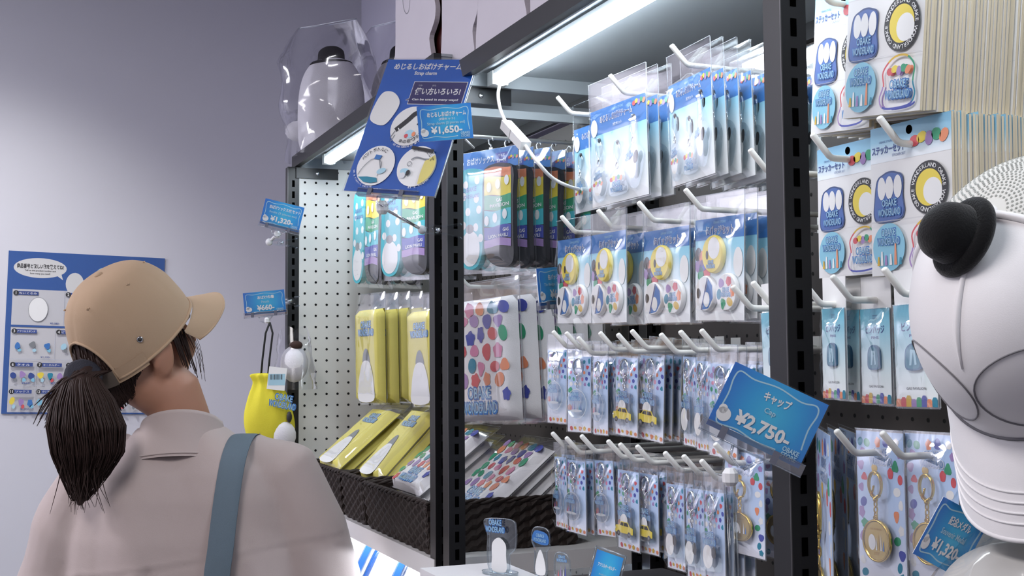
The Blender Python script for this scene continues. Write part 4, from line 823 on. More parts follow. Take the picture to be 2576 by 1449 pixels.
rows = [(.235, .455, [(.035, .36, 1, 'ぬいぐるみ', '¥3,080-'), (.36, .985, 2, 'バッグ', '¥2,750-')]), (.47, .665, [(.035, .31, 3, 'アクリルスタンド', '¥1,100-'), (.31, .65, 4, 'ピンバッジ', '¥660-'), (.65, .985, 5, 'キャップ', '¥2,750-')]),
        (.675, .825, [(.035, .2, 6, 'タオル', '¥660-'), (.2, .38, 7, 'キーホルダー', '¥770-'), (.38, .58, 8, 'めじるしチャーム', '¥1,650-'), (.58, .8, 9, 'メダル', '¥1,320-'), (.8, .985, 10, '巾着', '¥660-')]),
        (.84, .985, [(.035, .2, 11, 'ソックス', '¥1,320-'), (.2, .38, 12, 'クリアファイル', '¥550-'), (.38, .55, 13, 'ステッカーセット', '¥660-'), (.55, .78, 14, '缶バッジセット', '¥660-'), (.78, .985, 15, 'マグ', '¥1,980-')])]
m.rect(X(.035), Z(.468), X(.985), Z(.455), ink('poster_blue', (32, 84, 170)))
for z0, z1, cells in rows:
    for a, b, n, nm, pr in cells:
        m.stroke([(X(b), Z(z0)), (X(b), Z(z1))], .0008, ink('poster_rule', (190, 196, 214))); m.stroke([(X(a), Z(z1)), (X(b), Z(z1))], .0008, ink('poster_rule', (190, 196, 214)))
        m.rect(X(a+.03), Z(z0+.035), X(min(b-.02, a+.16)), Z(z0+.012), DB); m.text(nm, X((a+.03+min(b-.02, a+.16))/2), Z(z0+.0235), h*.014, WH, .01, 0, 0, X(min(.11, b-a-.08))); m.ell(X(a+.022), Z(z0+.0235), w*.017, w*.017, BK, 16); m.text(str(n), X(a+.022), Z(z0+.0235), h*.018, WH, .02)
        m.text(pr, X(b-.055), Z(z1-.014), h*.013, DB, .01, 0, 0, X(.06))
        k = 1 if z0 < .3 else 3; cx = (a+b)/2; m.L += m.step
        for q in range(k):
            x = a+(b-a)*(q+.5)/k; zz = (z0+z1)/2+.012
            if k == 1: m.ell(X(cx), Z(zz), w*.06, h*.075, WH, 20, lift=False); m.ring(X(cx), Z(zz), w*.06, .0008, GY, 24, h*.075)
            else: blob(m, X(x), Z(zz+rng.uniform(-.01, .01)), w*.02, rng.choice([LB, BL, YE, GY, SKY, TEAL, OR, DB, PU]), rng); blob(m, X(x+.012), Z(zz+.03), w*.012, rng.choice([SKY, RE, GY, LB]), rng)
m.build('printed_sheet', t)
f = MB(); f.box((-.004, -.002, -h-.004), (w+.004, -.0016, .004), CLEAR); f.build('clear_cover', t)
# ================================================================ things on top of the shelves
PLUSH = mat('white_plush', (232, 230, 236), .9, bump=(500, .3), sheen=.4); DARKP = mat('dark_plush', (32, 30, 34), .9, bump=(500, .3))
LOOSE = film('loose_film', (250, 250, 252), .03, .1, .4)
def plush(P, s, yaw, label, bag=True):
    """plain white bean-shaped cushion with stub arms in a clear bag"""
    t = thing('plush_cushion', label, 'plush', P, yaw); prof = [(.001, 0), (.05, .0), (.066, .012), (.07, .05), (.069, .1), (.062, .14), (.045, .168), (.02, .18), (.001, .182)]
    Q = cr2(prof, 4); m = MB(); m.lathe([(p.x*s, p.y*s) for p in Q], PLUSH, 28, Matrix.Diagonal((1, .72, 1, 1))); m.build('body', t)
    for sx in (-1, 1): a = MB(); a.ball((sx*.07*s, -.012*s, .045*s), (.026*s, .022*s, .02*s), PLUSH, 14); a.build('arm', t)
    h = MB(); h.lathe([(p.x*s, p.y*s+.166*s) for p in cr2([(.001, .0), (.04, .0), (.042, .006), (.029, .01), (.026, .028), (.014, .037), (.001, .038)], 3)], DARKP, 20, Matrix.Diagonal((1, .8, 1, 1))); h.build('dark_top', t)
    b = MB(); o = Vector((P[0]*9, 3, 1))
    def fr(u, v):
        a = 2*math.pi*u; z = -.012+.262*v; k = 1+.18*math.sin(3*a+4*v)*(.3+v)+.25*noise.noise(o+Vector((math.cos(a)*2.2, math.sin(a)*2.2, v*4))); w = .1*(1-.35*max(0, v-.72)/.28); d = .074*(1-.93*max(0, v-.7)/.3)
        return (w*k*math.cos(a)*s, d*k*math.sin(a)*s, z*s)
    b.grid(fr, 44, 26, LOOSE, wrap=True)
    b.tube([fr(i/44, 1) for i in range(44)], .0009, EDGE, 5, True); b.build('clear_bag', t); return t
P = atY(822, 372, .06); plush((P.x, .07, 1.9135), 1.16, rad(40), 'white plush cushion with dark top in a clear bag, at far left shelf end')
plush((-2.6, .235, 1.9135), 1.25, rad(30), 'white plush cushion in a clear bag, behind and right of the first plush')
CART = mat('white_carton', (214, 208, 216), .6, var=(14, (206, 200, 210)))
def carton(x0, x1, y, z0, hh, label, bump):
    t = thing('display_cutout', label, 'cut-out', ((x0+x1)/2, y, z0)); w = (x1-x0)/2; m = MB()
    out = cr2([(-w*.97, .0), (w*.86, 0), (w*.88, .05), (w*1.0, .062), (w*1.16, .075), (w*1.2, .095), (w*1.08, .115), (w*.9, .125), (w*.95, .18), (w*.9, hh), (-w*.9, hh), (-w*.98, hh*.6), (-w, hh*.3)], 4, True) if bump else [(-w, 0), (w, 0), (w, hh), (-w, hh)]
    m.ext([tuple(p) for p in out], 0, .008, CART); m.build('body', t); l = MB(); l.L = .0004
    l.stroke([tuple(p) for p in cr2([(-w*.5, hh*.9), (-w*.55, hh*.5), (-w*.2, hh*.42), (-w*.05, hh*.7), (-w*.1, hh*.95)], 6)], .0011, GY); l.build('printed_line', t); return t
xs = [(atY(995, 140, .03).x, atY(1086, 140, .03).x), (atY(1112, 140, .03).x, atY(1194, 100, .03).x), (atY(1203, 120, .03).x, atY(1326, 40, .03).x), (atY(1334, 30, .03).x, atY(1450, 0, .03).x)]
for i, (a, b) in enumerate(xs): carton(a, b, .03, 1.9135 if b < -1.69 else 1.8755, .3, 'white shaped card cut-out on the shelf top, %s of the row' % ['leftmost, behind the blue sign', 'second from left', 'third from left', 'rightmost'][i], i < 3)
DR = mat('dark_red_board', (70, 22, 22), .5); XB = atY(1000, 60, .045).x
t = thing('display_board', 'dark red display board behind the right-hand white cut-outs on the shelf top', 'board', (-1.3, .045, 1.876)); m = MB(); m.box((-.33, 0, 0), (.3, .02, .38), DR); m.build('panel', t)
t = thing('display_board', 'dark red display board behind the leftmost white cut-out on the shelf top', 'board', (-2.06, .045, 1.9135)); m = MB(); m.box((XB+2.06, 0, 0), (.34, .02, .38), DR); m.build('panel', t)
# ================================================================ yellow drawstring bag at the far left post
t = thing('drawstring_bag', 'yellow drawstring bag hanging on black cords at the far left post', 'bag'); Tp = atD(664, 962, 2.58); t.location = Tp; e1 = CR.copy(); e1.z = 0; e1.normalize()
t.rotation_euler = (0, 0, math.atan2(e1.y, e1.x)); m = MB(); YB = mat('yellow_bag_cloth', (226, 214, 58), .85, bump=(600, .2)); o_ = Vector((2, 5, 1))
prof = cr2([(.01, .02), (.029, .016), (.026, .002), (.031, -.01), (.043, -.032), (.053, -.068), (.052, -.105), (.038, -.138), (.002, -.15)], 4)
def fr(u, v):
    i = v*(len(prof)-1); k = int(min(i, len(prof)-2)); p = prof[k].lerp(prof[k+1], i-k); a = 2*math.pi*u; g = 1+(.2*math.sin(9*a)+.08*math.sin(17*a+2))*max(0, 1-v*1.7)+.06*noise.noise(o_+Vector((math.cos(a)*2, math.sin(a)*2, v*4)))
    return (p.x*g*math.cos(a)+.018*v*(1 if v < .6 else 1), p.x*.5*g*math.sin(a), p.y)
m.grid(fr, 110, 36, YB, wrap=True); m.build('body', t)
m = MB(); m.L = .0315; rr = Matrix.Identity(4); logo(m, .047, -.04, .056, -.2); m.ball((.046, -.016, -.112), (.026, .014, .03), PLUSH, 18); m.ball((.058, -.02, -.073), (.006, .006, .012), BK, 10); m.build('print', t)
for dx in (-.002, .013): c = MB(); c.tube([(dx-.004, -.004, .008), (dx, -.006, .05), (dx+.006, -.004, .105), (.012, 0, .128)], .0022, mat('black_cord', (20, 20, 22), .7), 7); c.build('cord', t)
c = MB(); c.box((.012, -.024, -.012), (.05, -.0228, .036), PAPER, Matrix.Rotation(.12, 4, 'Y')); c.L = .0241; c.rect(.014, -.006, .05, .018, SKY); c.L += c.step
for k in range(11): x = .019+.0024*k; c.poly([(x, .006), (x+.0008+.0008*(k % 3 == 0), .006), (x+.0008+.0008*(k % 3 == 0), .017), (x, .017)], BK, False)
c.build('barcode_tag', t)
t2 = thing('bagged_plush', 'small white plush in crinkled clear film hanging behind the black cords of the yellow bag', 'plush', Tp+e1*.025+Vector((.0, .04, -.006)), t.rotation_euler.z); m = MB(); m.ball((0, 0, .045), (.03, .022, .04), PLUSH, 18); m.ball((.004, -.004, .085), (.015, .013, .01), mat('brown_plush', (60, 40, 34), .9), 12); m.build('plush', t2)
b = MB(); b.grid(lambda u, v: ((.05*(1-.4*v)+.008*noise.noise(Vector((u*9, v*5, 2))))*math.cos(6.2832*u), (.03*(1-.85*v))*math.sin(6.2832*u), -.01+.125*v+.012*math.sin(u*12)*v), 30, 14, LOOSE, wrap=True); b.build('clear_bag', t2)
# ================================================================ white riser with acrylic stands
t = thing('display_riser', 'white display riser at the bottom of the middle bay, carrying clear acrylic figures', 'display stand', (-1.37, -.035, 1.131)); m = MB(); m.box((-.13, -.055, 0), (.17, .06, .052), mat('white_riser', (228, 226, 228), .5)); m.build('body', t)
ZR = 1.1832
def stand(px, py, hpx, wpx, label, art, base=True):
    P = atZ(px, py, ZR); D = (P-CAM).dot(VIEW); s = D/FPX; H = hpx*s; Wd = wpx*s; t = thing('acrylic_stand', label, 'acrylic stand', (P.x, P.y, ZR), rad(28))
    if base: b = MB(); b.lathe([(Wd*.53, 0), (Wd*.53, .003)], ACRYL, 28, Matrix.Diagonal((1, .6, 1, 1))); b.tube([(Wd*.53*math.cos(a), Wd*.32*math.sin(a), .003) for a in [2*math.pi*k/28 for k in range(28)]], .0005, EDGE, 4, True); b.build('base', t)
    m = MB(); out = art(m, Wd, H); m.ext(out, -.0015, .0015, ACRYL); m.tube([(x, -.0015, z) for x, z in out], .0006, EDGE, 5, True); m.build('acrylic_plate', t); return t
def artA(m, W_, H):
    out = outline([(-W_*.3, .0035), (W_*.3, .0035), (W_*.32, H*.35), (W_*.52, H*.5), (W_*.54, H*.85), (W_*.4, H), (-W_*.35, H*.99), (-W_*.5, H*.9), (-W_*.38, H*.68), (-W_*.4, H*.4)], 5); m.L = .0018
    m.poly(outline([(-W_*.22, .004), (W_*.22, .004), (W_*.23, H*.35), (W_*.22, H*.55), (0, H*.66), (-W_*.22, H*.55), (-W_*.23, H*.3)], 4), WH); logo(m, -W_*.12, H*.86, W_*.62); return out
def artB(m, W_, H):
    out = outline([(-W_*.3, .0035), (W_*.3, .0035), (W_*.33, H*.5), (W_*.5, H*.62), (W_*.48, H*.9), (W_*.2, H), (-W_*.35, H*.98), (-W_*.5, H*.75), (-W_*.33, H*.52)], 5); m.L = .0018
    m.poly(outline([(-W_*.24, .004), (W_*.24, .004), (W_*.25, H*.3), (0, H*.56), (-W_*.25, H*.3)], 4), WH); m.poly(outline([(-W_*.4, H*.72), (W_*.4, H*.66), (W_*.38, H*.88), (-W_*.28, H*.93)], 4), BL); logo(m, 0, H*.79, W_*.7, -.08); return out
def artC(m, W_, H):
    out = outline([(-W_*.4, .0035), (W_*.4, .0035), (W_*.45, H*.6), (W_*.3, H*.92), (-W_*.2, H), (-W_*.45, H*.8)], 5); m.L = .0018; logo(m, 0, H*.78, W_*.6); m.L += m.step
    for x, hh, c in ((-.2, .3, RE), (-.05, .45, PU), (.1, .35, WH), (.22, .5, NV)): m.poly([(W_*(x-.05), H*.1), (W_*(x+.05), H*.1), (W_*x, H*(.1+hh))], c, False)
    return out
stand(1258, 1444, 138, 100, 'largest clear acrylic figure on the white riser, leftmost', artA); stand(1362, 1452, 124, 58, 'clear acrylic figure with a blue logo top, second on the white riser', artB, False); stand(1416, 1462, 72, 52, 'smallest clear acrylic figure on the riser, beside the little blue card', artC, False)
b_ = [atZ(1478, 1470, ZR), atZ(1538, 1490, ZR)]; D0 = (b_[0]-CAM).dot(VIEW)
t, w, h = card_frame([atD(1484, 1368, D0), atD(1559, 1394, D0*.985), atD(1474, 1476, D0*.995)], 'price_card', 'small blue acrylic price card on the white riser, right of the clear figures'); m = MB(); m.box((-w/2, 0, 0), (w/2, .003, h), ACRYL); m.L = .0002; m.rect(-w*.44, h*.02, w*.44, h*.94, GTAG); m.text('アクリルキーホルダー', 0, h*.62, h*.1, WH, .02, 0, 0, w*.6); m.text('Acrylic keychain', 0, h*.4, h*.06, SKY, .01, 0, 0, w*.4); m.text('¥770-', 0, h*.22, h*.12, WH, .03, 0, 0, w*.4)
for x in (-w/2, w/2): m.tube([(x, 0, 0), (x, 0, h)], .001, EDGE, 5)
m.tube([(-w/2, 0, h), (w/2, 0, h)], .001, EDGE, 5); m.build('card', t); m = MB(); m.box((-w/2, -.002, -.001), (w/2, .02, .0008), ACRYL); m.build('foot', t)
# ================================================================ white cap with a black ornament, lower right
KNIT = mat('white_cap_foam', (234, 231, 232), .75, sheen=.3, bump=(1500, .05)); MESHF = mat('cap_mesh_cloth', (206, 204, 198), .8); FELT = mat('black_felt', (17, 17, 19), .95, bump=(700, .2), sheen=.25, spec=.2)
def cap_pos(px, py, D): return atD(px, py, D)
def white_cap():
    t = thing('baseball_cap', 'white trucker cap with a black felt ornament, brim hanging down, at the right picture edge', 'cap')
    fwd = (CR*-.5+VIEW*-.36+CU*-.79).normalized(); up = CU*.61+CR*-.64+VIEW*-.46; up = (up-fwd*up.dot(fwd)).normalized(); xr = fwd.cross(up)
    M = Matrix((xr, fwd, up)).transposed().to_4x4(); M.translation = cap_pos(2668, 795, .82); t.matrix_basis = M
    RX, RY, HZ = .083, .1, .108
    def S(a, e):                       # a azimuth from the front, e 0 rim .. 1 top
        q = e*math.pi/2; r = math.cos(q)**.72; f = max(0, math.cos(a)); z = HZ*math.sin(q)**(.92)
        return Vector((RX*math.sin(a)*r, RY*math.cos(a)*r+.012*f*math.sin(math.pi*e)*.8, z))
    A = rad(82); m = MB(); m.grid(lambda u, v: S(-A+2*A*u, v*.995), 41, 26, KNIT)
    m.grid(lambda u, v: S(-A+2*A*u, v*.995)*.97, 41, 26, KNIT); m.build('front_panel', t)
    # rear panels of open mesh cloth: small dark holes follow the dome
    b = MB(); b.grid(lambda u, v: S(A+(2*math.pi-2*A)*u, v*.995), 41, 26, MESHF)
    for j in range(4, 62):
        e = j/64; r = math.cos(e*math.pi/2)**.72; n = max(6, int(88*r))
        for i in range(n):
            a = A+.06+(2*math.pi-2*A-.12)*(i+.5*(j % 2))/n; p = S(a, e); q1 = (S(a+.01, e)-p).normalized(); q2 = (S(a, min(.99, e+.005))-p).normalized(); nn = q1.cross(q2); nn = nn if nn.dot(p) > 0 else -nn
            b.add([p+nn*.0004+q1*.0009*math.cos(k)+q2*.0009*math.sin(k) for k in [2*math.pi*s/6 for s in range(6)]], [tuple(range(6))], ink('mesh_hole', (136, 136, 128)))
    b.build('mesh_panel', t)
    s = MB()
    for sg in (-1, 1): s.tube([S(sg*A, e/20*.98)+Vector((0, 0, .0005)) for e in range(21)], .0028, KNIT, 8)
    s.tube([S(0, .42+.5*k/12)*1.003 for k in range(13)], [.0006+.0016*math.sin(math.pi*k/12) for k in range(13)], KNIT, 6); s.ball((0, 0, HZ), (.007, .007, .003), KNIT, 10); s.build('seam_piping', t)
    # two round stitched panels on the front
    c = MB(); LINE = mat('grey_stitch', (120, 118, 122), .7)
    for sg in (-1, 1):
        pts = []
        for k in range(40):
            w = 2*math.pi*k/40; a = sg*.44+.425*math.cos(w); e = .255+.19*math.sin(w)
            pts.append(S(a, e)*1.004)
        c.tube(pts, .0006, LINE, 6, True)
    c.build('round_stitching', t)
    # brim: arched, hanging steeply, four stitch rows
    br = MB(); TH = .003
    def B(u, v, off=0):
        a = -rad(80)+rad(160)*u; root = S(a, 0); k = math.cos(a*.95)
        L = .066*(max(0, k)**.22); x = root.x*(1-.06*v); arch = -.03*(abs(root.x)/RX)**2
        return Vector((x, root.y*.985+L*v*.8, root.z+.002-.62*v*L*.9-.004*v*v+arch*(.12+.88*v)+off))
    br.grid(lambda u, v: B(u, v), 41, 14, KNIT); br.grid(lambda u, v: B(1-u, v, -TH), 41, 14, KNIT)
    br.tube([B(k/40, 1, -TH/2) for k in range(41)], TH*.62, KNIT, 8)
    for v in (.56, .66, .76, .86): br.tube([B(.06+.88*k/36, v, .0003) for k in range(37)], .0008, LINE if False else KNIT, 6)
    br.build('brim', t)
    lb = MB(); lb.tube([S(-rad(80)+rad(160)*k/36, .004)*1.004 for k in range(37)], .0014, LINE, 6); lb.build('brim_seam', t)
    # black felt ornament: a round crown on a rolled oval base
    o = MB(); top = S(rad(0), .93); nrm = Vector((.3, .34, .88)).normalized(); R_ = nrm.to_track_quat('Z', 'Y').to_matrix().to_4x4(); Mo = Matrix.Translation(top+nrm*.002) @ R_ @ Matrix.Diagonal((.56, .56, .62, 1))
    o.lathe([(p.x, p.y) for p in cr2([(.001, .002), (.03, -.001), (.043, .004), (.047, .012), (.043, .019), (.034, .021), (.001, .021)], 4)], FELT, 36, Mo @ Matrix.Diagonal((.86, 1.05, 1, 1)))
    o.lathe([(p.x, p.y) for p in cr2([(.001, .015), (.031, .017), (.0335, .03), (.029, .046), (.016, .056), (.001, .058)], 4)], FELT, 36, Mo @ Matrix.Diagonal((.9, 1.05, 1, 1))); o.build('felt_ornament', t)
    return t
wc = white_cap()
t = thing('cap_stand', 'white wire stand holding the white trucker cap out from the right bay', 'stand'); P = wc.matrix_basis @ Vector((0, -.005, .06)); m = MB(); m.tube([P, (P.x+.02, P.y+.1, P.z+.0), (P.x+.03, .2, P.z+.02), (P.x+.03, .349, P.z+.02)], .004, HOOKM, 8); m.ball(P, .02, HOOKM, 12); m.build('wire_arm', t)
# clear-bagged white cap just under it
t = thing('bagged_hat', 'pale grey hat in a shiny clear bag, bottom right corner under the white cap', 'hat', atD(2650, 1545, .82)); m = MB(); prof = cr2([(.075, -.05), (.078, -.01), (.07, .022), (.05, .04), (.02, .047), (.001, .048)], 4)
m.lathe([(p.x, p.y) for p in prof], MESHF, 32); m.build('crown', t); b = MB(); o_ = Vector((4, 4, 9))
def fr(u, v):
    a = 2*math.pi*u; e = v*math.pi/2; k = 1+.1*noise.noise(o_+Vector((math.cos(a)*2.5, math.sin(a)*2.5, v*3)))
    return (.09*math.cos(a)*math.cos(e)**.7*k, .09*math.sin(a)*math.cos(e)**.7*k, -.05+.108*math.sin(e)*k)
b.grid(fr, 40, 16, LOOSE, wrap=True); b.build('clear_bag', t)
# ================================================================ the woman
def baked(mb, name, parent, voxel, fold=None, smooth=6):
    """weld the shapes into one continuous skin, smooth it and press cloth folds into it"""
    o = mb.build('work'); r = o.modifiers.new('weld', 'REMESH'); r.mode = 'VOXEL'; r.voxel_size = voxel; r.use_smooth_shade = True
    s = o.modifiers.new('soft', 'SMOOTH'); s.iterations = smooth; s.factor = .5; dg = bpy.context.evaluated_depsgraph_get(); dg.update()
    me = bpy.data.meshes.new_from_object(o.evaluated_get(dg)); mats_ = mb.mats; bpy.data.objects.remove(o)
    if fold:
        me.calc_normals_split() if hasattr(me, 'calc_normals_split') else None
        N = [v.normal.copy() for v in me.vertices]
        for v, n in zip(me.vertices, N): v.co += n*fold(v.co, n)
    me.materials.clear(); me.materials.append(mats_[0]); me.name = name
    for p in me.polygons: p.use_smooth = True
    q = bpy.data.objects.new(name, me); C.objects.link(q); q.parent = parent; return q
WD = 2.0; ex_ = Vector((math.sin(YAW), math.cos(YAW), 0)); ey_ = Vector((-math.cos(YAW), math.sin(YAW), 0))
O_ = atD(450, 1000, WD); wm = thing('person', 'woman seen from behind, beige cap, dark ponytail, pale blouse, head turned to the shelves', 'person', (O_.x, O_.y, 0), math.atan2(ex_.y, ex_.x))
def LX(px, D=WD): return (px-450)/FPX*D
def LZ(py, px=450): return atD(px, py, WD).z
SKIN = mat('skin', (178, 130, 106), .55, sss=.1); HAIR = mat('dark_brown_hair', (50, 34, 30), .62, spec=.3); BLOUSE = mat('pale_blouse', (186, 170, 166), .85, bump=(900, .12), sheen=.2)
CAPC = mat('beige_cotton', (184, 156, 128), .9, bump=(1400, .15)); STRAPM = mat('blue_grey_webbing', (100, 116, 128), .8, bump=(1100, .25)); TROU = mat('dark_trousers', (52, 54, 62), .85); SHOE = mat('shoe_leather', (60, 56, 54), .5)
# head frame: face turned right and a little up
hc = Vector((LX(336), 0, LZ(840))); HM = Matrix.Translation(hc) @ Matrix.Rotation(rad(-42), 4, 'Z') @ Matrix.Rotation(rad(14), 4, 'X')
CM = Matrix.Translation(hc) @ Matrix.Rotation(rad(-37), 4, 'Z') @ Matrix.Rotation(rad(36), 4, 'X')
b = MB()
def loftz(mb, rings, m_, n=28, M=None):
    vs = []; fs = []
    for (cx, cy, z, a, d) in rings:
        for k in range(n):
            t_ = 2*math.pi*k/n; c_, s_ = math.cos(t_), math.sin(t_); vs.append((cx+a*math.copysign(abs(c_)**.85, c_), cy+d*math.copysign(abs(s_)**.85, s_), z))
    for i in range(len(rings)-1):
        for k in range(n): fs.append((i*n+k, i*n+(k+1) % n, (i+1)*n+(k+1) % n, (i+1)*n+k))
    fs += [tuple(range(n))[::-1], tuple((len(rings)-1)*n+k for k in range(n))]; mb.add(vs, fs, m_, True, M)
# skull, jaw, nose, ears
b.ball((0, -.008, .012), (.075, .094, .1), SKIN, 28, HM); b.ball((0, .024, -.05), (.056, .062, .066), SKIN, 24, HM); b.ball((0, .052, -.094), (.028, .03, .022), SKIN, 16, HM)
b.tube([HM @ Vector(p) for p in ((0, .082, .012), (0, .094, -.012), (0, .104, -.034), (0, .092, -.044))], [.008, .009, .012, .009], SKIN, 10)
for sx in (-1, 1):
    b.ball((sx*.078, -.006, -.034), (.010, .021, .037), SKIN, 16, HM); b.tube([HM @ Vector((sx*(.082+.003*math.cos(w)), -.008+.018*math.cos(w), -.032+.034*math.sin(w))) for w in [-1.9+4.2*k/12 for k in range(13)]], .0045, SKIN, 8); b.ball((sx*.043, .05, -.036), (.026, .03, .03), SKIN, 14, HM); b.ball((sx*.031, .078, .012), (.017, .01, .011), SKIN, 12, HM)
b.tube([HM @ Vector((x, .088-abs(x)*.5, -.066)) for x in (-.022, -.01, 0, .01, .022)], [.003, .006, .006, .006, .003], SKIN, 8)
nx = LX(455); cz = LZ(1075)
b.tube([HM @ Vector((0, -.018, -.05)), (nx-.012, .004, LZ(1000)), (nx-.002, .006, LZ(1060)), (nx, .016, LZ(1150))], [.055, .05, .05, .06], SKIN, 20)
tx = LX(480)
loftz(b, [(tx, 0, .88, .15, .1), (tx, 0, 1.0, .125, .085), (tx, 0, 1.12, .14, .095), (tx, 0, 1.24, .155, .095), (tx, .01, LZ(1165), .12, .065), (nx, .014, LZ(1110), .06, .045)], SKIN)
for sx in (-1, 1):
    sh = Vector((tx+sx*.158, 0, LZ(1190))); el = Vector((tx+sx*.225, .02, .98)); wr = Vector((tx+sx*.235, .1, .76))
    b.tube([sh+Vector((-sx*.03, 0, .012)), sh, (sh+el)/2, el, (el+wr)/2, wr], [.045, .047, .04, .034, .031, .022], SKIN, 16)
    b.tube([wr, wr+Vector((0, .015, -.035)), wr+Vector((0, .03, -.075))], [.022, .03, .027], SKIN, 14)
    for i, (o, l) in enumerate(((-.026, .062), (-.009, .072), (.009, .068), (.026, .054))):
        k0 = wr+Vector((o*.35*sx, .03+o*.8, -.07)); b.tube([k0, k0+Vector((0, .006, -l*.5)), k0+Vector((-sx*.008, .0, -l*.8)), k0+Vector((-sx*.018, -.006, -l))], [.0095, .009, .0085, .007], SKIN, 10)
    k0 = wr+Vector((-sx*.012, .04, -.03)); b.tube([k0, k0+Vector((-sx*.022, .018, -.025)), k0+Vector((-sx*.026, .022, -.05))], [.012, .0105, .008], SKIN, 10)
    b.tube([(tx+sx*.08, 0, .9), (tx+sx*.085, .01, .7), (tx+sx*.085, .015, .48), (tx+sx*.085, -.01, .3), (tx+sx*.085, -.01, .08), (tx+sx*.087, .06, .045), (tx+sx*.09, .13, .03)], [.085, .078, .055, .052, .034, .034, .025], SKIN, 18)
baked(b, 'body', wm, .0055, None, 4)
e = MB()
for sx in (-1, 1): e.ball((sx*.031, .083, .012), (.012, .006, .007), mat('eye_white', (232, 230, 226), .3), 12, HM); e.ball((sx*.031, .0875, .012), (.0055, .003, .0055), BK, 10, HM); e.tube([HM @ Vector((sx*(.018+.03*k/5), .088-.012*k/5, .032+.004*math.sin(math.pi*k/5))) for k in range(6)], .0022, HAIR, 5)
e.build('eyes', wm)
# blouse: one welded shell with folds
s = MB()
loftz(s, [(tx, 0, .78, .2, .135), (tx, 0, .95, .195, .13), (tx, 0, LZ(1449), .198, .128), (tx-.002, -.002, LZ(1340), .194, .125), (tx-.004, -.004, LZ(1240), .18, .112), (tx-.006, -.004, LZ(1180), .158, .098), (tx-.008, -.002, LZ(1135), .122, .082), (nx+.004, .0, LZ(1100), .083, .07), (nx, .0, LZ(1078), .066, .06)], BLOUSE, 36)
for sx in (-1, 1):
    sh = Vector((tx+sx*.148, 0, LZ(1196))); s.tube([sh+Vector((-sx*.06, 0, .03)), sh, Vector((tx+sx*.19, .0, 1.17)), Vector((tx+sx*.213, .004, 1.09)), Vector((tx+sx*.232, .02, .97)), Vector((tx+sx*.238, .07, .83))], [.05, .066, .07, .069, .064, .055], BLOUSE, 20)
ty0, ty1 = LZ(1430), LZ(1352)
def fold(p, n):
    q = noise.noise(Vector((p.x*15+p.z*4, p.y*6, p.z*3)))*.011+noise.noise(Vector((p.x*40+p.z*22, p.y*18, p.z*12+4)))*.0013
    if n.y < -.2:
        zs = ty0+(ty1-ty0)*(p.x-LX(170))/(LX(700)-LX(170)); d = p.z-zs
        if d < 0:
            for fx in (LX(428), LX(600), LX(250)): q -= .008*math.exp(-((p.x-fx)/.009)**2)*(1-math.exp(d*60)); q += .004*math.exp(-((p.x-fx+.018)/.014)**2)*(1-math.exp(d*60))
        q += .0009*math.exp(-(d/.004)**2)-.0012*math.exp(-((d+.007)/.0035)**2)
    return q
baked(s, 'blouse', wm, .0055, fold, 10)
c = MB()
def col(u, v):
    a = 2*math.pi*u-math.pi/2; back = max(0, math.cos(a+math.pi/2)); r = .06+.004*v+.03*v*v; zt = LZ(1072)+.028*back+.006*math.cos(a)
    return (nx+.002+r*math.cos(a)*1.06, .0+r*math.sin(a)*.98, zt-(.0 if v < .2 else (v-.2)*.088)+.012*(1-abs(1-2*v))*.4)
c.grid(col, 48, 12, BLOUSE, wrap=True)
c.grid(lambda u, v: (col(u, 0)[0]*.0+nx+.002+(.061-.004*v)*math.cos(2*math.pi*u-math.pi/2)*1.06, (.061-.004*v)*math.sin(2*math.pi*u-math.pi/2)*.98, col(u, 0)[2]-.05*v), 48, 6, BLOUSE, wrap=True)
c.tube([Vector(col(k/48, .96))+Vector((0, 0, .001)) for k in range(48)], .0016, BLOUSE, 6, True); c.build('collar', wm)
# trousers, shoes
s = MB(); loftz(s, [(tx, 0, .62, .16, .12), (tx, 0, .8, .172, .125), (tx, 0, .98, .15, .105)], TROU)
for sx in (-1, 1): s.tube([(tx+sx*.082, 0, .85), (tx+sx*.09, .008, .62), (tx+sx*.09, .01, .4), (tx+sx*.09, -.005, .1)], [.1, .09, .075, .07], TROU, 18)
baked(s, 'trousers', wm, .01, lambda p, n: noise.noise(p*14)*.004, 6)
for sx in (-1, 1):
    s = MB(); s.tube([(tx+sx*.088, -.045, .04), (tx+sx*.088, -.01, .05), (tx+sx*.09, .06, .048), (tx+sx*.093, .14, .036), (tx+sx*.094, .175, .03)], [.034, .042, .042, .038, .02], SHOE, 16); s.box((tx+sx*.09-.042, -.075, .0), (tx+sx*.09+.042, .185, .014), SHOE); s.build('shoe', wm)
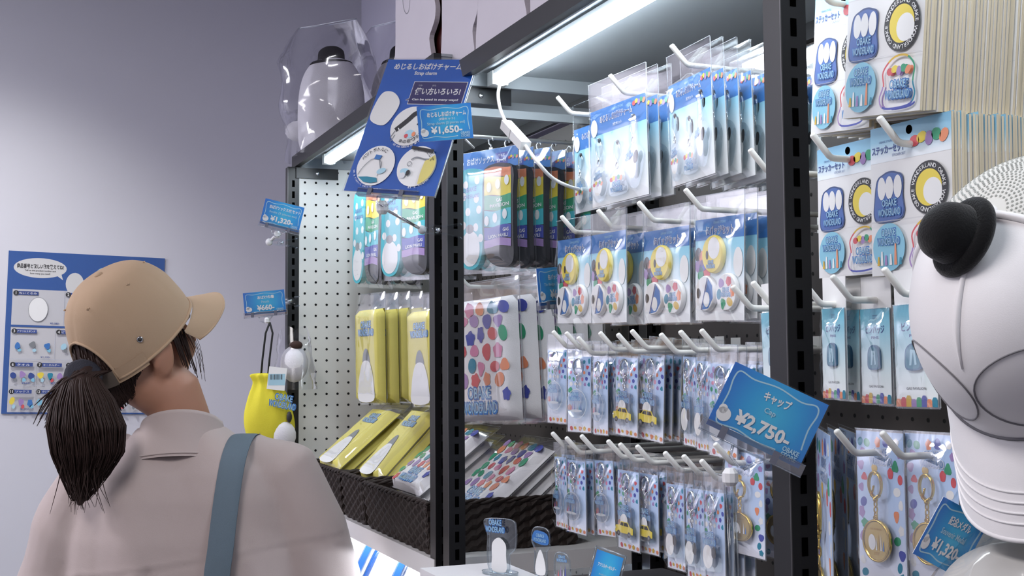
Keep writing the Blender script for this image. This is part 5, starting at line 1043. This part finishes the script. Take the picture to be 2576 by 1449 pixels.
# hair under the cap
h = MB()
def hs(u, v):
    """hair shell: back and sides of the skull running down to the nape"""
    a = rad(100)+rad(160)*u; z = .012-.125*v; side = abs(u-.5)*2; k = max(0, (v-.35)/.65)
    lo = 1-.45*side**2; z = .012-.125*v*lo
    rx = (.0735-.02*k)*(1+.012*noise.noise(Vector((u*26, v*2, 1)))); ry = .097-.032*k
    return HM @ Vector((rx*math.sin(a), -.008+ry*math.cos(a), z))
h.grid(hs, 70, 24, HAIR); rng = random.Random(5)
for i in range(150):
    u = rng.uniform(.02, .98); v0 = rng.uniform(0, .5); h.tube([Vector(hs(min(1, max(0, u+rng.uniform(-.004, .004)*k)), v0+(1.04-v0)*k/6))+(Vector(hs(u, .5))-hc).normalized()*.0012 for k in range(7)], [.0013*(1-.6*k/6) for k in range(7)], HAIR, 4)
for sx in (1, -1):
    for i in range(20):
        p = Vector((sx*(.073-.0006*i), .022+.0024*i, -.004+rng.uniform(-.012, .006))); w1 = rng.uniform(.0, .01); L = rng.uniform(.05, .09) if i > 7 else .055
        h.tube([HM @ (p+Vector((sx*(.003+w1*k/6), .006*k/6+.014*math.sin(k*.5)*(i > 11)*.4, -L*k/6))) for k in range(7)], [.0022*(1-.7*k/6) if i < 12 else .0004 for k in range(7)], HAIR, 4)
h.build('hair', wm)
# ponytail through the cap opening
p0 = Vector((LX(262), -.1, LZ(945))); pt = MB()
core = cr2([p0+Vector((.016, .03, .01)), p0, Vector((LX(272), -.116, LZ(1000))), Vector((LX(286), -.128, LZ(1060))), Vector((LX(290), -.128, LZ(1120))), Vector((LX(282), -.124, LZ(1175))), Vector((LX(268), -.118, LZ(1245)))], 5)
rr = [.026, .024, .046, .058, .052, .034, .006]; N = len(core); R_ = []
for i in range(N): x = i/(N-1)*6; k = int(min(x, 5)); R_.append(rr[k]+(rr[k+1]-rr[k])*(x-k))
pt.tube(core, [r*.62 for r in R_], HAIR, 18)
for i in range(760):
    a0 = rng.uniform(0, 6.283); f = rng.uniform(.66, 1.06); Ls = rng.uniform(.72, 1.0); P = []; off = rng.uniform(-.6, .6)
    for j in range(0, int(N*Ls)):
        d = Vector((math.cos(a0+off*j/N), math.sin(a0+off*j/N)*.8, 0)); sp = 1+.25*max(0, j/N-.5)*rng.uniform(.6, 1.4); P.append(Vector(core[j])+d*R_[j]*f*sp)
    if len(P) > 3: pt.tube(P, [.0015*(1-.75*k/len(P)) for k in range(len(P))], HAIR, 4)
for i in range(46):
    q = p0+Vector((rng.uniform(-.012, .01), -.012, rng.uniform(-.012, .01))); tip = Vector((LX(150+rng.uniform(0, 60)), -.1+rng.uniform(-.02, .02), LZ(1005+rng.uniform(-12, 62))))
    mid = (q+tip)/2+Vector((0, -.012, .012+rng.uniform(-.01, .006))); pt.tube([tuple(v) for v in cr2([q, mid, tip], 5)], [.0032*(1-.85*k/10) for k in range(11)], HAIR, 5)
for i in range(26):
    q = Vector(core[int(N*.72)])+Vector((rng.uniform(-.03, .03), rng.uniform(-.03, .0), 0)); e1, e2 = rng.uniform(-.008, .01), rng.uniform(-.016, .018); pt.tube([tuple(v) for v in cr2([q+Vector((0, .004, .03)), q, q+Vector((e1, -.003, -.03)), q+Vector((e1+e2, -.004, -.062-rng.uniform(0, .018)))], 4)], [.0018*(1-.85*k/12) for k in range(13)], HAIR, 4)
pt.build('ponytail', wm); ht = MB(); ht.lathe([(.024, -.012), (.029, -.008), (.029, .008), (.024, .012)], mat('dark_hair_tie', (46, 46, 56), .9, bump=(600, .3)), 20, Matrix.Translation(p0) @ Matrix.Rotation(rad(52), 4, 'X') @ Matrix.Rotation(rad(24), 4, 'Y')); ht.build('hair_tie', wm)
# beige cap
k_ = MB(); RX, RY, HZ = .0885, .109, .118
def rim(a): return -.002-.026*(1-math.cos(a))/2
def K(a, e, sc=1.0):
    q = e*math.pi/2; r = math.cos(q)**.66; seam = 1-.012*math.exp(-((((a+math.pi/6) % (math.pi/3))-math.pi/6)/.05)**2)*math.sin(min(1, 2*e)*math.pi/2)*(e < .97); w = 1+.012*noise.noise(Vector((math.sin(a)*3, math.cos(a)*3, e*5)))+.012*math.sin(a*5+e*3)*e*(1-e)*(math.cos(a) < .3)
    return Vector((RX*math.sin(a)*r*seam*w*sc, RY*math.cos(a)*r*seam*w*sc, rim(a)+(HZ-rim(a))*math.sin(q)**.95*sc))
NA, NE = 96, 34; vs = []; fs = []
for j in range(NE):
    for i in range(NA): vs.append(K(2*math.pi*i/NA, .999*j/(NE-1)))
AO = rad(33)
def hole(i, j):
    da = abs(2*math.pi*(i+.5)/NA-math.pi); return da < AO and (j+.5)/(NE-1) < .36*math.sqrt(max(0, 1-(da/AO)**2))
for j in range(NE-1):
    for i in range(NA):
        if not hole(i, j): fs.append((j*NA+i, (j+1)*NA+i, (j+1)*NA+(i+1) % NA, j*NA+(i+1) % NA))
k_.add(vs, fs, CAPC, True, CM); k_.add([v*.975 for v in vs], [f[::-1] for f in fs], mat('cap_lining', (60, 50, 44), .9), True, CM)
k_.tube([CM @ K(math.pi+AO*math.cos(w), .36*max(0, math.sin(w))*.98+.004, 1.0) for w in [math.pi*q/24 for q in range(25)]], .0026, CAPC, 6)
k_.tube([CM @ K(-math.pi+AO+(2*math.pi-2*AO)*q/60, .012, 1.005) for q in range(61)], .0028, CAPC, 6)
k_.ball((0, 0, HZ), (.0075, .0075, .004), CAPC, 10, CM)
for a in [math.pi/3*(q+.5) for q in range(6)]: k_.tube([CM @ (K(a, .62, 1.008)+Vector((.0022*math.cos(w), .0022*math.sin(w), 0))) for w in [2*math.pi*z/10 for z in range(10)]], .0008, CAPC, 5, True)
cp_ = k_.build('cap', wm)
st = MB(); st.grid(lambda u, v: CM @ (K(math.pi-AO*1.9+AO*3.25*u, .002, 1.018+.002*math.sin(u*20))+Vector((0, 0, -.004+.024*v))), 30, 4, CAPC); st.grid(lambda u, v: CM @ (K(math.pi-AO*1.9+AO*3.25*(1-u), .002, 1.0)+Vector((0, 0, -.004+.024*v))), 30, 4, CAPC); st.build('back_strap', cp_)
bk = MB(); q0 = K(math.pi-AO*.62, .002, 1.03); q1 = K(math.pi-AO*.12, .002, 1.03)
bk.grid(lambda u, v: CM @ (K(math.pi-AO*.95+AO*.55*u, .002, 1.028)+Vector((0, 0, -.005+.026*v))), 8, 3, mat('brushed_buckle', (172, 160, 148), .35, .7)); bk.build('buckle', cp_)
ey = MB(); pe = K(math.pi-rad(66), .17, 1.012); ey.tube([CM @ (pe+Vector((.004*math.cos(w)*.5, .004*math.cos(w)*.8, .004*math.sin(w)))) for w in [2*math.pi*z/14 for z in range(14)]], .0014, CHROME, 6, True); ey.ball(pe, .003, BK, 8, CM); ey.build('eyelet', cp_)
br = MB()
def BB(u, v, off=0):
    a = -rad(74)+rad(148)*u; r0 = K(a, .0, 1.01); L = .074*max(0, math.cos(a*1.16))**.5; x = r0.x; return CM @ Vector((x, r0.y+L*v*.9, r0.z-.02*v*(L/.074)*1.6-.02*(abs(x)/RX)**2*(.3+v)+off))
br.grid(lambda u, v: BB(u, v), 36, 10, CAPC); br.grid(lambda u, v: BB(1-u, v, -.003), 36, 10, CAPC); br.tube([BB(q/36, 1, -.0015) for q in range(37)], .002, CAPC, 6); br.build('brim', cp_)
# shoulder bag: strap over the right shoulder, bag at the hip
sb_ = thing('shoulder_bag', 'blue-grey strap of a shoulder bag over the right shoulder of the woman', 'bag', (O_.x, O_.y, 0), wm.rotation_euler.z)
W2 = .02; path = [Vector((LX(640), .1, LZ(1290))), Vector((LX(634), .07, LZ(1160))), Vector((LX(628), .02, LZ(1102))), Vector((LX(622), -.035, LZ(1096))), Vector((LX(618), -.083, LZ(1140))), Vector((LX(612), -.112, LZ(1230))), Vector((LX(606), -.132, LZ(1340))), Vector((LX(598), -.138, LZ(1449))), Vector((LX(612), -.14, .95)), Vector((LX(650), -.14, .8))]
pp_ = cr2(path, 6); m = MB(); n_ = len(pp_)
m.grid(lambda u, v: pp_[min(int(v*(n_-1)+.5), n_-1)]+Vector(((u-.5)*2*W2, -.0022*(1-(2*u-1)**6), .0015*(1-(2*u-1)**6))), 9, n_, STRAPM); m.grid(lambda u, v: pp_[min(int(v*(n_-1)+.5), n_-1)]+Vector(((.5-u)*2*W2, .0012, -.0012)), 9, n_, STRAPM); m.build('strap', sb_)
m = MB(); m.ext(outline([(-.15, -.12), (.15, -.12), (.16, .1), (.1, .13), (-.1, .13), (-.16, .1)], 5), -.05, .05, STRAPM, Matrix.Translation((LX(650)+.16, -.1, .7)) @ Matrix.Rotation(rad(70), 4, 'Z')); m.build('body', sb_)
